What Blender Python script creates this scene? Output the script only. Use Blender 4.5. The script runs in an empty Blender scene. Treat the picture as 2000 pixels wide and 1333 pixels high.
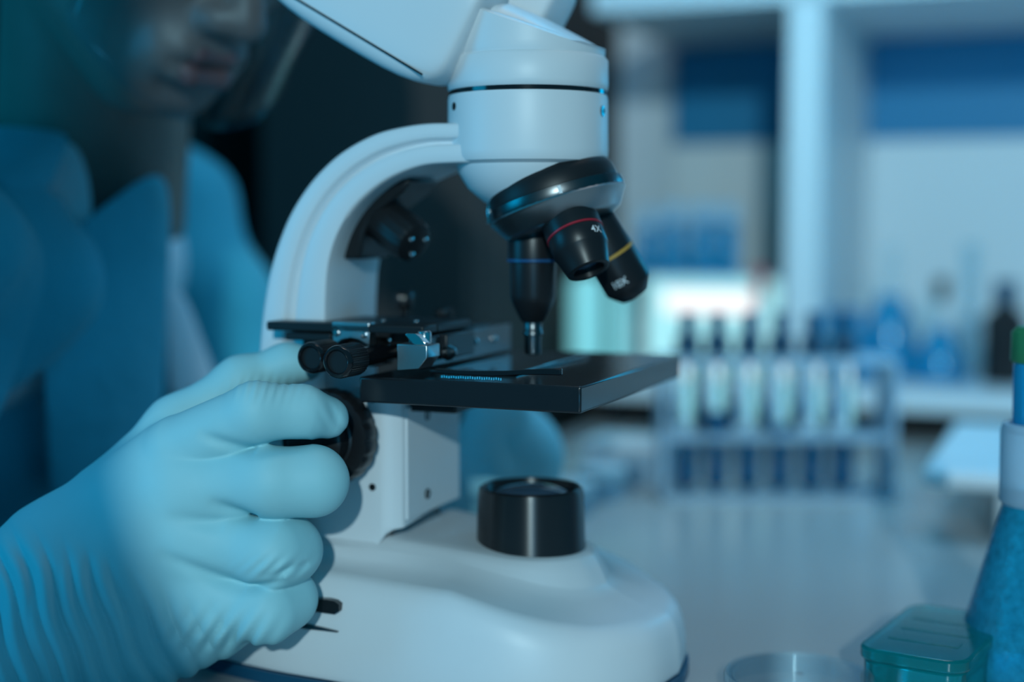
import bpy, bmesh, math, random
import numpy as np
from mathutils import Vector, Matrix

# ------------------------------------------------------------------ camera, world, lights
scene = bpy.context.scene
COL = scene.collection
rnd = random.Random(7)
F_PX = 2000 * 50 / 36.0
CAM = np.array([0.0, 0.0, 0.20])
PITCH = math.atan((666.5 - 440) / F_PX)
cam_data = bpy.data.cameras.new('camera')
cam_data.lens = 50; cam_data.sensor_width = 36; cam_data.clip_start = 0.01; cam_data.clip_end = 50
cam_data.dof.use_dof = True; cam_data.dof.focus_distance = 0.572; cam_data.dof.aperture_fstop = 2.5
cam = bpy.data.objects.new('camera', cam_data); COL.objects.link(cam)
cam.location = CAM.tolist(); cam.rotation_euler = (math.pi / 2 - PITCH, 0, 0)
scene.camera = cam

scene.cycles.transparent_max_bounces = 32
vs = scene.view_settings
vs.view_transform = 'Standard'; vs.look = 'None'; vs.gamma = 1.0; vs.exposure = 0.0; vs.use_curve_mapping = False

world = bpy.data.worlds.new('world'); scene.world = world; world.use_nodes = True
world.node_tree.nodes['Background'].inputs[0].default_value = (0.003, 0.165, 0.285, 1)
world.node_tree.nodes['Background'].inputs[1].default_value = 0.75


def aim(o, target):
    o.rotation_euler = (Vector(target) - o.location).to_track_quat('-Z', 'Y').to_euler()


def area(name, loc, target, size, power, color, size_y=None):
    l = bpy.data.lights.new(name, 'AREA'); l.energy = power; l.color = color; l.size = size
    if size_y:
        l.shape = 'RECTANGLE'; l.size_y = size_y
    o = bpy.data.objects.new(name, l); COL.objects.link(o); o.location = loc; aim(o, target); return o


def spot(name, loc, target, angle, blend, power, color, radius):
    l = bpy.data.lights.new(name, 'SPOT'); l.energy = power; l.color = color; l.spot_size = math.radians(angle)
    l.spot_blend = blend; l.shadow_soft_size = radius
    o = bpy.data.objects.new(name, l); COL.objects.link(o); o.location = loc; aim(o, target); return o


KEY = np.array([-0.08, -2.40, 1.10]); az, el = math.radians(6.75), math.radians(-15.6)
spot('work_light', KEY.tolist(), (KEY + np.array([math.sin(az) * math.cos(el), math.cos(az) * math.cos(el), math.sin(el)])).tolist(), 17.0, 0.02, 215.0, (0.64, 0.88, 0.93), 0.012)
area('ceiling_light', (0.25, 0.9, 1.6), (0.1, 0.8, 0), 0.6, 3.2, (1.0, 0.86, 0.82))
area('blue_light_left', (-0.75, 0.42, 0.28), (-0.1, 0.65, 0.10), 0.30, 1.5, (0.0, 0.52, 1.0))
area('blue_light_behind', (0.18, 1.0, 0.80), (-0.15, 0.85, 0.12), 0.25, 1.4, (0.0, 0.52, 1.0))
area('blue_light_right', (0.55, 1.15, 0.32), (0.03, 0.62, 0.13), 0.15, 0.5, (0.0, 0.52, 1.0))
area('added_blue_strip', (0.05, -0.15, 0.09), (0.01, 0.63, 0.08), 0.10, 0.45, (0.08, 0.55, 1.0), 0.15)  # added below the camera for blue highlights on the barrels
area('added_shelf_blue', (0.35, 0.72, 0.40), (0.45, 1.55, 0.30), 0.20, 0.9, (0.0, 0.50, 1.0))  # added out of frame to turn the shelf interior blue
area('added_shelf_wash', (0.22, 0.95, 0.43), (0.25, 1.50, 0.05), 0.12, 0.42, (0.45, 0.92, 1.0))  # added out of frame to brighten the back of the shelf

# ------------------------------------------------------------------ frames and picture helper
RT = np.array([1.0, 0, 0]); FW = np.array([0, math.cos(PITCH), -math.sin(PITCH)]); UPV = np.array([0, math.sin(PITCH), math.cos(PITCH)])
TH = math.radians(-22); ORG = np.array([0.007, 0.63, 0.0])
UU = np.array([math.cos(TH), math.sin(TH), 0]); VV = np.array([-math.sin(TH), math.cos(TH), 0]); ZZ = np.array([0, 0, 1.0])


def ray(x, y):
    return RT * (x - 1000) / F_PX + UPV * (666.5 - y) / F_PX + FW


def at(x, y, Y):                     # the point at depth Y seen at a picture position
    r = ray(x, y); return CAM + r * ((Y - CAM[1]) / r[1])


def W(u, v, z):                      # room / microscope frame -> world
    return ORG + UU * u + VV * v + ZZ * z


def on_v(x, y, v):                   # picture position on the plane v=const, in the microscope frame
    r = ray(x, y); p0 = W(0, v, 0); t = ((p0 - CAM) @ VV) / (r @ VV); d = CAM + r * t - ORG
    return np.array([d @ UU, d @ VV, d[2]])


# ------------------------------------------------------------------ materials
def mat(name, color, rough=0.5, metal=0.0, spec=0.5, trans=0.0, ior=1.45, emis=None, estr=0.0, noise=None, bump=None, coat=0.0, sheen=0.0):
    m = bpy.data.materials.new(name); m.use_nodes = True
    nt = m.node_tree; b = nt.nodes['Principled BSDF']
    b.inputs['Base Color'].default_value = (*color, 1)
    b.inputs['Roughness'].default_value = rough; b.inputs['Metallic'].default_value = metal
    b.inputs['Specular IOR Level'].default_value = spec
    b.inputs['Transmission Weight'].default_value = trans; b.inputs['IOR'].default_value = ior
    b.inputs['Coat Weight'].default_value = coat
    if sheen:
        b.inputs['Sheen Weight'].default_value = sheen
    if emis:
        b.inputs['Emission Color'].default_value = (*emis, 1); b.inputs['Emission Strength'].default_value = estr
    tc = nt.nodes.new('ShaderNodeTexCoord')
    if noise:                        # (scale, strength): slight uneven colour of the surface
        n = nt.nodes.new('ShaderNodeTexNoise'); n.inputs['Scale'].default_value = noise[0]; n.inputs['Detail'].default_value = 4
        nt.links.new(tc.outputs['Object'], n.inputs['Vector'])
        mx = nt.nodes.new('ShaderNodeMix'); mx.data_type = 'RGBA'
        k = noise[1]
        mx.inputs[6].default_value = (*[c * (1 - k) for c in color], 1); mx.inputs[7].default_value = (*[min(1, c * (1 + k)) for c in color], 1)
        nt.links.new(n.outputs['Fac'], mx.inputs[0]); nt.links.new(mx.outputs[2], b.inputs['Base Color'])
    if bump:                         # (scale, strength, distance)
        n = nt.nodes.new('ShaderNodeTexNoise'); n.inputs['Scale'].default_value = bump[0]; n.inputs['Detail'].default_value = 3
        nt.links.new(tc.outputs['Object'], n.inputs['Vector'])
        bp = nt.nodes.new('ShaderNodeBump'); bp.inputs['Strength'].default_value = bump[1]; bp.inputs['Distance'].default_value = bump[2]
        nt.links.new(n.outputs['Fac'], bp.inputs['Height']); nt.links.new(bp.outputs['Normal'], b.inputs['Normal'])
    return m


M = dict(
    white=mat('white_plastic', (0.70, 0.72, 0.74), 0.42, noise=(30, 0.02), bump=(2500, 0.05, 0.0002)),
    black=mat('black_plastic', (0.012, 0.013, 0.015), 0.35, spec=0.4, noise=(40, 0.1)),
    blackmatte=mat('black_painted_metal', (0.010, 0.012, 0.014), 0.42, spec=0.35, noise=(60, 0.1), bump=(3000, 0.08, 0.0001)),
    stage=mat('black_stage_enamel', (0.012, 0.014, 0.017), 0.16, spec=0.5, noise=(60, 0.1)),
    gloss=mat('glossy_black', (0.008, 0.009, 0.011), 0.12, spec=0.6),
    steel=mat('brushed_steel', (0.45, 0.47, 0.48), 0.32, metal=1.0, noise=(80, 0.08)),
    chrome=mat('chrome', (0.75, 0.76, 0.78), 0.12, metal=1.0),
    darksteel=mat('dark_steel', (0.12, 0.125, 0.13), 0.3, metal=1.0, noise=(60, 0.15)),
    glove=mat('nitrile_glove', (0.33, 0.62, 0.67), 0.55, spec=0.3, noise=(60, 0.04), bump=(1800, 0.12, 0.0002)),
    skin=mat('skin', (0.20, 0.13, 0.11), 0.45, noise=(40, 0.15), bump=(300, 0.2, 0.001)),
    lip=mat('lips', (0.17, 0.07, 0.065), 0.35, noise=(60, 0.1)),
    hair=mat('hair', (0.01, 0.009, 0.008), 0.6, noise=(90, 0.3)),
    coat=mat('lab_coat_cloth', (0.05, 0.36, 0.46), 0.8, spec=0.2, noise=(12, 0.12), bump=(60, 0.4, 0.004), sheen=0.2),  # white coat; the blue light on it is put into the colour
    shirt=mat('shirt_cloth', (0.60, 0.62, 0.66), 0.8, spec=0.2, noise=(20, 0.08)),
    trousers=mat('dark_trousers', (0.015, 0.018, 0.03), 0.85, noise=(20, 0.2)),
    shoe=mat('shoe_leather', (0.01, 0.01, 0.01), 0.4),
    bench=mat('bench_laminate', (0.49, 0.45, 0.43), 0.24, spec=0.5, noise=(3, 0.03)),
    benchside=mat('bench_side', (0.2, 0.22, 0.25), 0.5, noise=(3, 0.05)),
    wall=mat('pale_wall_paint', (0.62, 0.66, 0.70), 0.7, noise=(2, 0.03)),
    floor=mat('floor_vinyl', (0.18, 0.2, 0.23), 0.5, noise=(4, 0.1)),
    shelf=mat('white_shelf_board', (0.72, 0.74, 0.76), 0.45, noise=(5, 0.02)),
    blueshade_lid=mat('blue_shelf_shade_and_lid', (0.004, 0.19, 0.38), 0.5, noise=(2, 0.15)),  # top shelf's shadow as a colour; also the blue jar lids
    darkcab=mat('charcoal_cabinet', (0.045, 0.036, 0.034), 0.85, noise=(1.5, 0.2)),
    tubeglass=mat('test_tube_glass', (0.85, 0.96, 1.0), 0.05, trans=1.0, ior=1.45),
    glass=mat('clear_glass', (0.92, 0.97, 1.0), 0.02, trans=1.0, ior=1.45),
    blueliq=mat('blue_liquid', (0.0, 0.22, 0.45), 0.05, trans=0.6, ior=1.33),
    bluebottle=mat('blue_glass', (0.02, 0.42, 0.72), 0.15, trans=0.55, ior=1.4),
    darkliq=mat('dark_blue_liquid', (0.0, 0.16, 0.32), 0.08, trans=0.0, ior=1.33),
    teal=mat('teal_plastic', (0.005, 0.42, 0.45), 0.12, trans=0.75, ior=1.4),
    frosted=mat('frosted_plastic', (0.55, 0.72, 0.85), 0.4, trans=0.4, ior=1.35),
    capblue=mat('dark_blue_cap', (0.005, 0.07, 0.14), 0.4),
    green=mat('green_cap', (0.03, 0.20, 0.08), 0.45, noise=(60, 0.2)),
    red=mat('red_plastic', (0.55, 0.01, 0.03), 0.4),
    yellow=mat('yellow_band', (0.55, 0.30, 0.05), 0.5),
    redband=mat('red_band', (0.35, 0.015, 0.03), 0.4),
    letter=mat('white_lettering', (0.75, 0.75, 0.75), 0.5),
    lens=mat('coated_lens', (0.05, 0.10, 0.16), 0.05, spec=0.8, coat=0.5),
    lamp=mat('light_panel', (0.3, 0.3, 0.3), 0.5, emis=(1.0, 0.90, 0.86), estr=1.05),
    glowcyan=mat('cyan_glow', (0.15, 0.3, 0.33), 0.5, emis=(0.20, 0.62, 0.66), estr=0.8),
    lampframe=mat('diffuser_frame', (0.6, 0.8, 0.85), 0.5, emis=(0.35, 0.85, 0.9), estr=0.9),
)


def thin(name, tint, sheen=1.0, rough=0.02):
    """thin clear wall: see-through with a mirror-like Fresnel sheen"""
    m = bpy.data.materials.new(name); m.use_nodes = True; nt = m.node_tree
    out = nt.nodes['Material Output']; nt.nodes.remove(nt.nodes['Principled BSDF'])
    tr_ = nt.nodes.new('ShaderNodeBsdfTransparent'); tr_.inputs[0].default_value = (*tint, 1)
    gl_ = nt.nodes.new('ShaderNodeBsdfGlossy'); gl_.inputs['Roughness'].default_value = rough
    lw = nt.nodes.new('ShaderNodeLayerWeight'); lw.inputs[0].default_value = 0.5
    pw = nt.nodes.new('ShaderNodeMath'); pw.operation = 'POWER'; pw.inputs[1].default_value = 4.0
    fr_ = nt.nodes.new('ShaderNodeMath'); fr_.operation = 'MULTIPLY_ADD'; fr_.inputs[1].default_value = 0.6 * sheen; fr_.inputs[2].default_value = 0.04 * sheen
    nt.links.new(lw.outputs['Facing'], pw.inputs[0]); nt.links.new(pw.outputs[0], fr_.inputs[0])
    mx = nt.nodes.new('ShaderNodeMixShader')
    nt.links.new(fr_.outputs[0], mx.inputs[0]); nt.links.new(tr_.outputs[0], mx.inputs[1]); nt.links.new(gl_.outputs[0], mx.inputs[2]); nt.links.new(mx.outputs[0], out.inputs[0])
    return m


M['glass'] = thin('thin_clear_glass', (0.90, 0.96, 0.98), 0.9)
M['visor'] = thin('clear_visor', (0.88, 0.95, 0.98), 0.5, 0.10)
M['dish'] = thin('petri_glass', (0.95, 0.98, 0.99), 0.9)


# ------------------------------------------------------------------ mesh helpers
def tag(o, label=None, cat=None, group=None, kind=None):
    if label: o['label'] = label
    if cat: o['category'] = cat
    if group: o['group'] = group
    if kind: o['kind'] = kind
    return o


def empty(name, loc, rotz=0.0, label=None, cat=None, group=None):
    o = bpy.data.objects.new(name, None); COL.objects.link(o); o.location = [float(c) for c in loc]
    o.rotation_euler = (0, 0, rotz); o.empty_display_size = 0.02
    return tag(o, label, cat, group)


def link(name, verts, faces, m, parent=None, smooth=True, angle=40, bevel=0, seg=2, subsurf=0, solidify=0):
    me = bpy.data.meshes.new(name)
    me.from_pydata([tuple(map(float, v)) for v in verts], [], [tuple(map(int, f)) for f in faces])
    return finish(name, me, m, parent, smooth, angle, bevel, seg, subsurf, solidify)


def finish(name, me, m, parent=None, smooth=True, angle=40, bevel=0, seg=2, subsurf=0, solidify=0):
    bm = bmesh.new(); bm.from_mesh(me)
    bmesh.ops.recalc_face_normals(bm, faces=bm.faces)
    for f in bm.faces: f.smooth = smooth
    if smooth and angle < 180:
        a = math.radians(angle)
        for e in bm.edges:
            if len(e.link_faces) == 2 and e.calc_face_angle(0) > a: e.smooth = False
    bm.to_mesh(me); bm.free()
    me.materials.append(m)
    o = bpy.data.objects.new(name, me); COL.objects.link(o)
    if parent: o.parent = parent
    if solidify:
        s = o.modifiers.new('solid', 'SOLIDIFY'); s.thickness = solidify; s.offset = 0
    if bevel:
        b = o.modifiers.new('bevel', 'BEVEL'); b.width = bevel; b.segments = seg; b.limit_method = 'ANGLE'; b.angle_limit = math.radians(35)
        b.harden_normals = False
    if subsurf:
        s = o.modifiers.new('sub', 'SUBSURF'); s.levels = subsurf; s.render_levels = subsurf
    return o


class MB:                            # collects shapes into one mesh
    def __init__(self): self.v = []; self.f = []

    def add(self, v, f):
        n = len(self.v); self.v += [tuple(map(float, p)) for p in v]; self.f += [tuple(i + n for i in q) for q in f]; return self

    def box(self, c, s, rot=None, taper=1.0):
        x, y, z = [k / 2 for k in s]
        pts = [(-x, -y, -z), (x, -y, -z), (x, y, -z), (-x, y, -z), (-x * taper, -y * taper, z), (x * taper, -y * taper, z), (x * taper, y * taper, z), (-x * taper, y * taper, z)]
        r = rot if rot is not None else Matrix.Identity(3)
        pts = [tuple(Vector(c) + r @ Vector(p)) for p in pts]
        return self.add(pts, [(0, 3, 2, 1), (4, 5, 6, 7), (0, 1, 5, 4), (1, 2, 6, 5), (2, 3, 7, 6), (3, 0, 4, 7)])

    def lathe(self, prof, origin=(0, 0, 0), axis=(0, 0, 1), n=48, cap=True, rfun=None):
        # prof: list of (radius, distance along the axis)
        ax = Vector(axis).normalized(); q = ax.to_track_quat('Z', 'Y').to_matrix()
        vs_, fs = [], []
        for r, h in prof:
            for k in range(n):
                t = 2 * math.pi * k / n; rr = r * (rfun(t, h) if rfun else 1)
                vs_.append(tuple(Vector(origin) + q @ Vector((rr * math.cos(t), rr * math.sin(t), h))))
        for j in range(len(prof) - 1):
            for k in range(n):
                a = j * n + k; b = j * n + (k + 1) % n
                fs.append((a, b, b + n, a + n))
        if cap:
            fs.append(tuple(reversed(range(n)))); fs.append(tuple(range((len(prof) - 1) * n, len(prof) * n)))
        return self.add(vs_, fs)

    def tube(self, pts, rad, n=12, cap=True):
        pts = [Vector(p) for p in pts]; rad = rad if isinstance(rad, (list, tuple)) else [rad] * len(pts)
        vs_, fs = [], []; up = None
        for i, p in enumerate(pts):
            d = (pts[min(i + 1, len(pts) - 1)] - pts[max(i - 1, 0)]).normalized()
            if up is None: up = d.orthogonal()
            up = (up - d * up.dot(d)).normalized(); s = d.cross(up)
            for k in range(n):
                t = 2 * math.pi * k / n; vs_.append(tuple(p + (up * math.cos(t) + s * math.sin(t)) * rad[i]))
        for j in range(len(pts) - 1):
            for k in range(n):
                a = j * n + k; b = j * n + (k + 1) % n; fs.append((a, b, b + n, a + n))
        if cap:
            fs.append(tuple(reversed(range(n)))); fs.append(tuple(range((len(pts) - 1) * n, len(pts) * n)))
        return self.add(vs_, fs)

    def prism(self, poly, f0, f1):   # poly: 2-D points; f0, f1 map a 2-D point to 3-D
        n = len(poly); v = [f0(*p) for p in poly] + [f1(*p) for p in poly]
        return self.add(v, [tuple(reversed(range(n))), tuple(range(n, 2 * n))] + [(k, (k + 1) % n, n + (k + 1) % n, n + k) for k in range(n)])

    def build(self, name, m, parent=None, **kw): return link(name, self.v, self.f, m, parent, **kw)


def catmull(p, n):
    p = [np.array(q, float) for q in p]; p = [2 * p[0] - p[1]] + p + [2 * p[-1] - p[-2]]; out = []
    for i in range(1, len(p) - 2):
        for k in range(n):
            t = k / n
            out.append(0.5 * ((2 * p[i]) + (-p[i - 1] + p[i + 1]) * t + (2 * p[i - 1] - 5 * p[i] + 4 * p[i + 1] - p[i + 2]) * t * t + (-p[i - 1] + 3 * p[i] - 3 * p[i + 1] + p[i + 2]) * t ** 3))
    out.append(p[-2]); return out


# ---- smooth bodies: a distance function turned into a mesh (surface nets), used for gloves, face and clothes
def smin(a, b, k):
    h = np.clip(0.5 + 0.5 * (b - a) / k, 0, 1); return b + (a - b) * h - k * h * (1 - h)


def cone(P, a, b, ra, rb, sq=None):
    a = np.asarray(a, float); b = np.asarray(b, float); ab = b - a; d = P - a
    t = np.clip((d @ ab) / (ab @ ab), 0, 1)
    q = d - t[..., None] * ab
    if sq is not None:               # (direction, factor): flatten the section along a direction
        n, k = sq; n = np.asarray(n, float); n = n / np.linalg.norm(n); q = q + (q @ n)[..., None] * n * (1 / k - 1)
    return np.sqrt((q * q).sum(-1)) - (ra + (rb - ra) * t)


def ell(P, c, axes, r):              # ellipsoid with axis vectors (rows) and radii
    q = (P - np.asarray(c)) @ np.asarray(axes).T / np.asarray(r)
    k = np.sqrt((q * q).sum(-1)); return (k - 1) * min(r)


def chain(P, pts, rs, k=0.004, sq=None):
    d = None
    for i in range(len(pts) - 1):
        c = cone(P, pts[i], pts[i + 1], rs[i], rs[i + 1], sq); d = c if d is None else smin(d, c, k)
    return d


def nets(f, lo, hi, h, newton=2):
    lo = np.array(lo, float); hi = np.array(hi, float); n = np.ceil((hi - lo) / h).astype(int) + 1
    ax = [lo[i] + h * np.arange(n[i]) for i in range(3)]
    D = np.empty(tuple(n), np.float64)
    YY, ZZg = np.meshgrid(ax[1], ax[2], indexing='ij')
    for i0 in range(0, n[0], 8):
        xs = ax[0][i0:i0 + 8]
        P = np.stack([np.broadcast_to(xs[:, None, None], (len(xs),) + YY.shape), np.broadcast_to(YY, (len(xs),) + YY.shape), np.broadcast_to(ZZg, (len(xs),) + YY.shape)], -1)
        D[i0:i0 + 8] = f(P.reshape(-1, 3)).reshape(P.shape[:-1])
    # close the volume at the bounds
    for s in (D[0], D[-1], D[:, 0], D[:, -1], D[:, :, 0], D[:, :, -1]): s[...] = np.maximum(s, h * 0.5)
    S = D < 0
    c = sum((S[i:n[0] - 1 + i, j:n[1] - 1 + j, k:n[2] - 1 + k].astype(np.int8) for i in (0, 1) for j in (0, 1) for k in (0, 1)))
    cells = np.argwhere((c > 0) & (c < 8)); idx = -np.ones(c.shape, np.int64); idx[tuple(cells.T)] = np.arange(len(cells))
    acc = np.zeros((len(cells), 3)); cnt = np.zeros(len(cells))
    cor = [(i, j, k) for i in (0, 1) for j in (0, 1) for k in (0, 1)]
    for a in cor:
        for d in range(3):
            if a[d]: continue
            b = list(a); b[d] = 1
            da = D[tuple((cells + a).T)]; db = D[tuple((cells + b).T)]; m = (da < 0) != (db < 0)
            t = np.where(m, da / np.where(m, da - db, 1), 0)
            p = cells + np.array(a) + 0.0; p[:, d] += t
            acc[m] += p[m]; cnt[m] += 1
    V = lo + h * acc / cnt[:, None]
    faces = []
    for d in range(3):
        o = [k for k in range(3) if k != d]
        sl0 = [slice(None)] * 3; sl1 = [slice(None)] * 3
        sl0[d] = slice(0, n[d] - 1); sl1[d] = slice(1, n[d])
        E = np.argwhere(S[tuple(sl0)] != S[tuple(sl1)])
        E = E[(E[:, o[0]] > 0) & (E[:, o[1]] > 0) & (E[:, o[0]] < n[o[0]] - 1) & (E[:, o[1]] < n[o[1]] - 1)]
        q = []
        for s0, s1 in ((1, 1), (0, 1), (0, 0), (1, 0)):
            c2 = E.copy(); c2[:, o[0]] -= s0; c2[:, o[1]] -= s1; q.append(idx[tuple(c2.T)])
        faces.append(np.stack(q, 1))
    Fc = np.concatenate(faces); Fc = Fc[(Fc >= 0).all(1)]
    inside = ((V > lo + 1.5 * h) & (V < hi - 1.5 * h)).all(1)
    for _ in range(newton):
        e = h * 0.3; f0 = f(V)
        g = np.stack([(f(V + e * np.eye(3)[i]) - f(V - e * np.eye(3)[i])) / (2 * e) for i in range(3)], 1)
        g2 = np.maximum((g * g).sum(1), 0.2)
        stp = np.clip(f0 / g2, -h, h)[:, None] * g
        V[inside] -= stp[inside]
    return V, Fc


def sdf_obj(name, f, lo, hi, h, m, parent=None, newton=2, smooth_it=2):
    V, Fc = nets(f, lo, hi, h, newton)
    o = link(name, V, Fc, m, parent, angle=180)
    if smooth_it:
        s = o.modifiers.new('smooth', 'SMOOTH'); s.factor = 0.5; s.iterations = smooth_it
    return o


def struct(o): return tag(o, kind='structure')


# ================================================================== THE SETTING
def room_box(name, u0, u1, v0, v1, z0, z1, m, parent=None, bevel=0.0, **kw):
    mb = MB(); p = [W(u, v, z) for z in (z0, z1) for u, v in ((u0, v0), (u1, v0), (u1, v1), (u0, v1))]
    if parent is not None:
        inv = np.array(parent.location); ca, sa = math.cos(-parent.rotation_euler.z), math.sin(-parent.rotation_euler.z)
        q = [np.array(x) - inv for x in p]; p = [(ca * x[0] - sa * x[1], sa * x[0] + ca * x[1], x[2]) for x in q]
    mb.add(p, [(0, 3, 2, 1), (4, 5, 6, 7), (0, 1, 5, 4), (1, 2, 6, 5), (2, 3, 7, 6), (3, 0, 4, 7)])
    return mb.build(name, m, parent, smooth=False, bevel=bevel, **kw)


WALL_V = 1.04
struct(room_box('floor', -2.0, 2.6, -1.6, WALL_V + 0.1, -0.95, -0.90, M['floor']))
struct(room_box('wall_back', -2.0, 2.6, WALL_V, WALL_V + 0.1, -0.90, 1.7, M['wall']))

bench = empty('lab_bench', W(0, 0, -0.90), TH, 'pale grey laboratory bench under the microscope and glassware', 'bench')
room_box('worktop', -0.235, 1.6, -0.75, WALL_V - 0.001, -0.035, 0.0, M['bench'], bench, bevel=0.003)
room_box('base_cabinet', -0.18, 1.55, -0.70, WALL_V - 0.03, -0.899, -0.0355, M['benchside'], bench)

# shelving unit standing on the bench
SF = 0.73                            # its front
unit = empty('shelving_unit', W(0.1, SF + 0.15, 0.0), TH, 'white open shelving unit at the back of the bench', 'shelf')
UL, UR = -0.22, 0.90
p1 = 0.015
# upright whose front edge shows right of the lamp
def u_at(px, v):
    return on_v(px, 440, v)[0]
d0, d1 = u_at(1533, SF), u_at(1600, SF)
room_box('upright', d0, d1, SF, WALL_V - 0.004, 0.05, 0.72, M['shelf'], unit, bevel=0.001)
zt = on_v(1300, 17, SF)[2]
room_box('top_shelf', UL, UR, SF, WALL_V - 0.004, zt, zt + 0.022, M['shelf'], unit, bevel=0.001)
zt0 = zt
room_box('bottom_shelf', UL, UR, SF, WALL_V - 0.004, 0.032, 0.0498, M['shelf'], unit, bevel=0.001)
for u in (UL + 0.02, (d0 + d1) / 2, UR - 0.02):
    room_box('foot', u - 0.012, u + 0.012, SF + 0.02, WALL_V - 0.02, 0.0, 0.0318, M['black'], unit)
room_box('upright', UR - 0.022, UR, SF, WALL_V - 0.004, 0.05, 0.72, M['shelf'], unit, bevel=0.001)
zb = on_v(1400, 281, WALL_V - 0.01)[2]
room_box('back_panel', UL, d0 - 0.001, WALL_V - 0.015, WALL_V - 0.005, 0.0505, zb - 0.0005, M['shelf'], unit)
room_box('back_panel', d1 + 0.001, UR - 0.023, WALL_V - 0.015, WALL_V - 0.005, 0.0505, zb - 0.0005, M['shelf'], unit)
room_box('painted_shelf_shade', UL, d0 - 0.001, WALL_V - 0.018, WALL_V - 0.005, zb, zt - 0.001, M['blueshade_lid'], unit)  # blue slab painted in for the top shelf's shadow on the back
room_box('painted_shelf_shade', d1 + 0.001, UR - 0.023, WALL_V - 0.018, WALL_V - 0.005, zb, zt - 0.001, M['blueshade_lid'], unit)
room_box('under_shelf_shade', UL, UR, SF + 0.06, SF + 0.07, 0.001, 0.0315, M['black'], unit)  # black sheet standing in for the shade under the bottom shelf

# dark tall cabinet behind the microscope
dc = empty('tall_cabinet', W(-0.45, 0.75, -0.90), TH, 'tall charcoal cabinet standing behind the microscope', 'cabinet')
cu0, cu1 = u_at(528, 0.62), u_at(938, 0.62)
room_box('body', cu0, cu1, 0.62, WALL_V - 0.002, -0.899, 1.2, M['darkcab'], dc, bevel=0.002)
um = (cu0 + cu1) / 2
room_box('door', cu0 + 0.003, cu1 - 0.003, 0.600, 0.618, -0.85, 1.18, M['darkcab'], dc, bevel=0.002)
dw = empty('storage_locker', W(-0.8, 0.85, -0.90), TH, 'blackish blue locker left of the tall charcoal cabinet', 'locker')
room_box('body', u_at(-300, 0.80), u_at(428, 0.80), 0.80, WALL_V - 0.002, -0.899, 1.2, M['darkcab'], dw, bevel=0.002)
room_box('door', u_at(-290, 0.80), u_at(420, 0.80), 0.78, 0.798, -0.85, 1.18, M['darkcab'], dw, bevel=0.002)

# ================================================================== THE MICROSCOPE
mic = empty('microscope', ORG, TH, 'white compound microscope with black stage and turret of three objectives', 'microscope')


def ring_pts(k, N=96):
    """outline of the base, k = inset; returns (u, v) list"""
    out = []
    R0 = 0.0715 - k; vb = 0.060 - k; ub = -0.165 + k
    ctrl = [(R0, 0), (R0 * 0.92, -R0 * 0.40), (R0 * 0.68, -R0 * 0.74), (R0 * 0.28, -R0 * 0.96), (-0.02, -R0 * 0.985), (-0.06, -(0.0665 - k)), (-0.10, -(0.0625 - k)), (-0.14, -(0.052 - k)), (-0.160 + k, -0.030), (ub, 0)]
    half = catmull(ctrl, 8)
    pts = [tuple(p) for p in half] + [(p[0], -p[1]) for p in reversed(half[1:-1])]
    return pts


def boss_pts(s, N=0):
    # teardrop hull from the column foot to the lamp housing; s = outward offset
    r = 0.0275 + s
    ctrl = [(r + 0.001, 0), (r * 0.92, -r * 0.42), (r * 0.66, -r * 0.78), (r * 0.25, -r * 0.99), (-0.018, -(0.029 + s)), (-0.035, -(0.031 + s)), (-0.055, -(0.033 + s)), (-0.085, -(0.034 + s)), (-0.12, -(0.030 + s * 0.6)), (-0.135, 0)]
    half = catmull(ctrl, 8)
    return [tuple(p) for p in half] + [(p[0], -p[1]) for p in reversed(half[1:-1])]


def lerp_tab(u, tab):
    return float(np.interp(u, [t[0] for t in tab], [t[1] for t in tab]))


rim_tab = [(-0.16, 0.052), (-0.06, 0.051), (-0.01, 0.0495), (0.02, 0.042), (0.045, 0.0355), (0.07, 0.0325)]
bl_tab = [(-0.16, 0.058), (-0.058, 0.0590), (-0.02, 0.0560), (0.01, 0.0500), (0.03, 0.0440), (0.045, 0.0405)]
bt_tab = [(-0.16, 0.0635), (-0.05, 0.0625), (-0.02, 0.0595), (0.0, 0.0575), (0.03, 0.0560)]


def make_base():
    rings = []
    rings.append([(u, v, 0.006) for u, v in ring_pts(0.001)])
    rings.append([(u, v, 0.009) for u, v in ring_pts(0.0)])
    for fr, k in ((0.35, 0.0005), (0.65, 0.0018), (0.82, 0.0035), (0.93, 0.0060), (0.985, 0.0085), (1.0, 0.0115)):
        rings.append([(u, v, 0.009 + (lerp_tab(u, rim_tab) - 0.009) * fr) for u, v in ring_pts(k)])
    bl = [(u, v) for u, v in boss_pts(0.0098)]; last = rings[-1]
    for t in (0.35, 0.7):
        rings.append([(a[0] * (1 - t) + b[0] * t, a[1] * (1 - t) + b[1] * t, a[2] * (1 - t) + lerp_tab(b[0], bl_tab) * t - 0.0012 * math.sin(math.pi * t)) for a, b in zip(last, bl)])
    rings.append([(u, v, lerp_tab(u, bl_tab)) for u, v in bl])
    for t, s in ((0.12, 0.0088), (0.5, 0.0062), (0.88, 0.0032), (1.0, 0.0012)):
        rings.append([(u, v, lerp_tab(u, bl_tab) * (1 - t) + lerp_tab(u, bt_tab) * t) for u, v in boss_pts(s)])
    rings.append([(u, v, lerp_tab(u, bt_tab)) for u, v in boss_pts(-0.006)])
    n = len(rings[0]); vs_ = [p for r in rings for p in r]; fs = []
    for j in range(len(rings) - 1):
        for k in range(n): fs.append((j * n + k, j * n + (k + 1) % n, (j + 1) * n + (k + 1) % n, (j + 1) * n + k))
    fs.append(tuple(reversed(range(n)))); fs.append(tuple(range((len(rings) - 1) * n, len(rings) * n)))
    return link('base', vs_, fs, M['white'], mic, angle=60)


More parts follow.
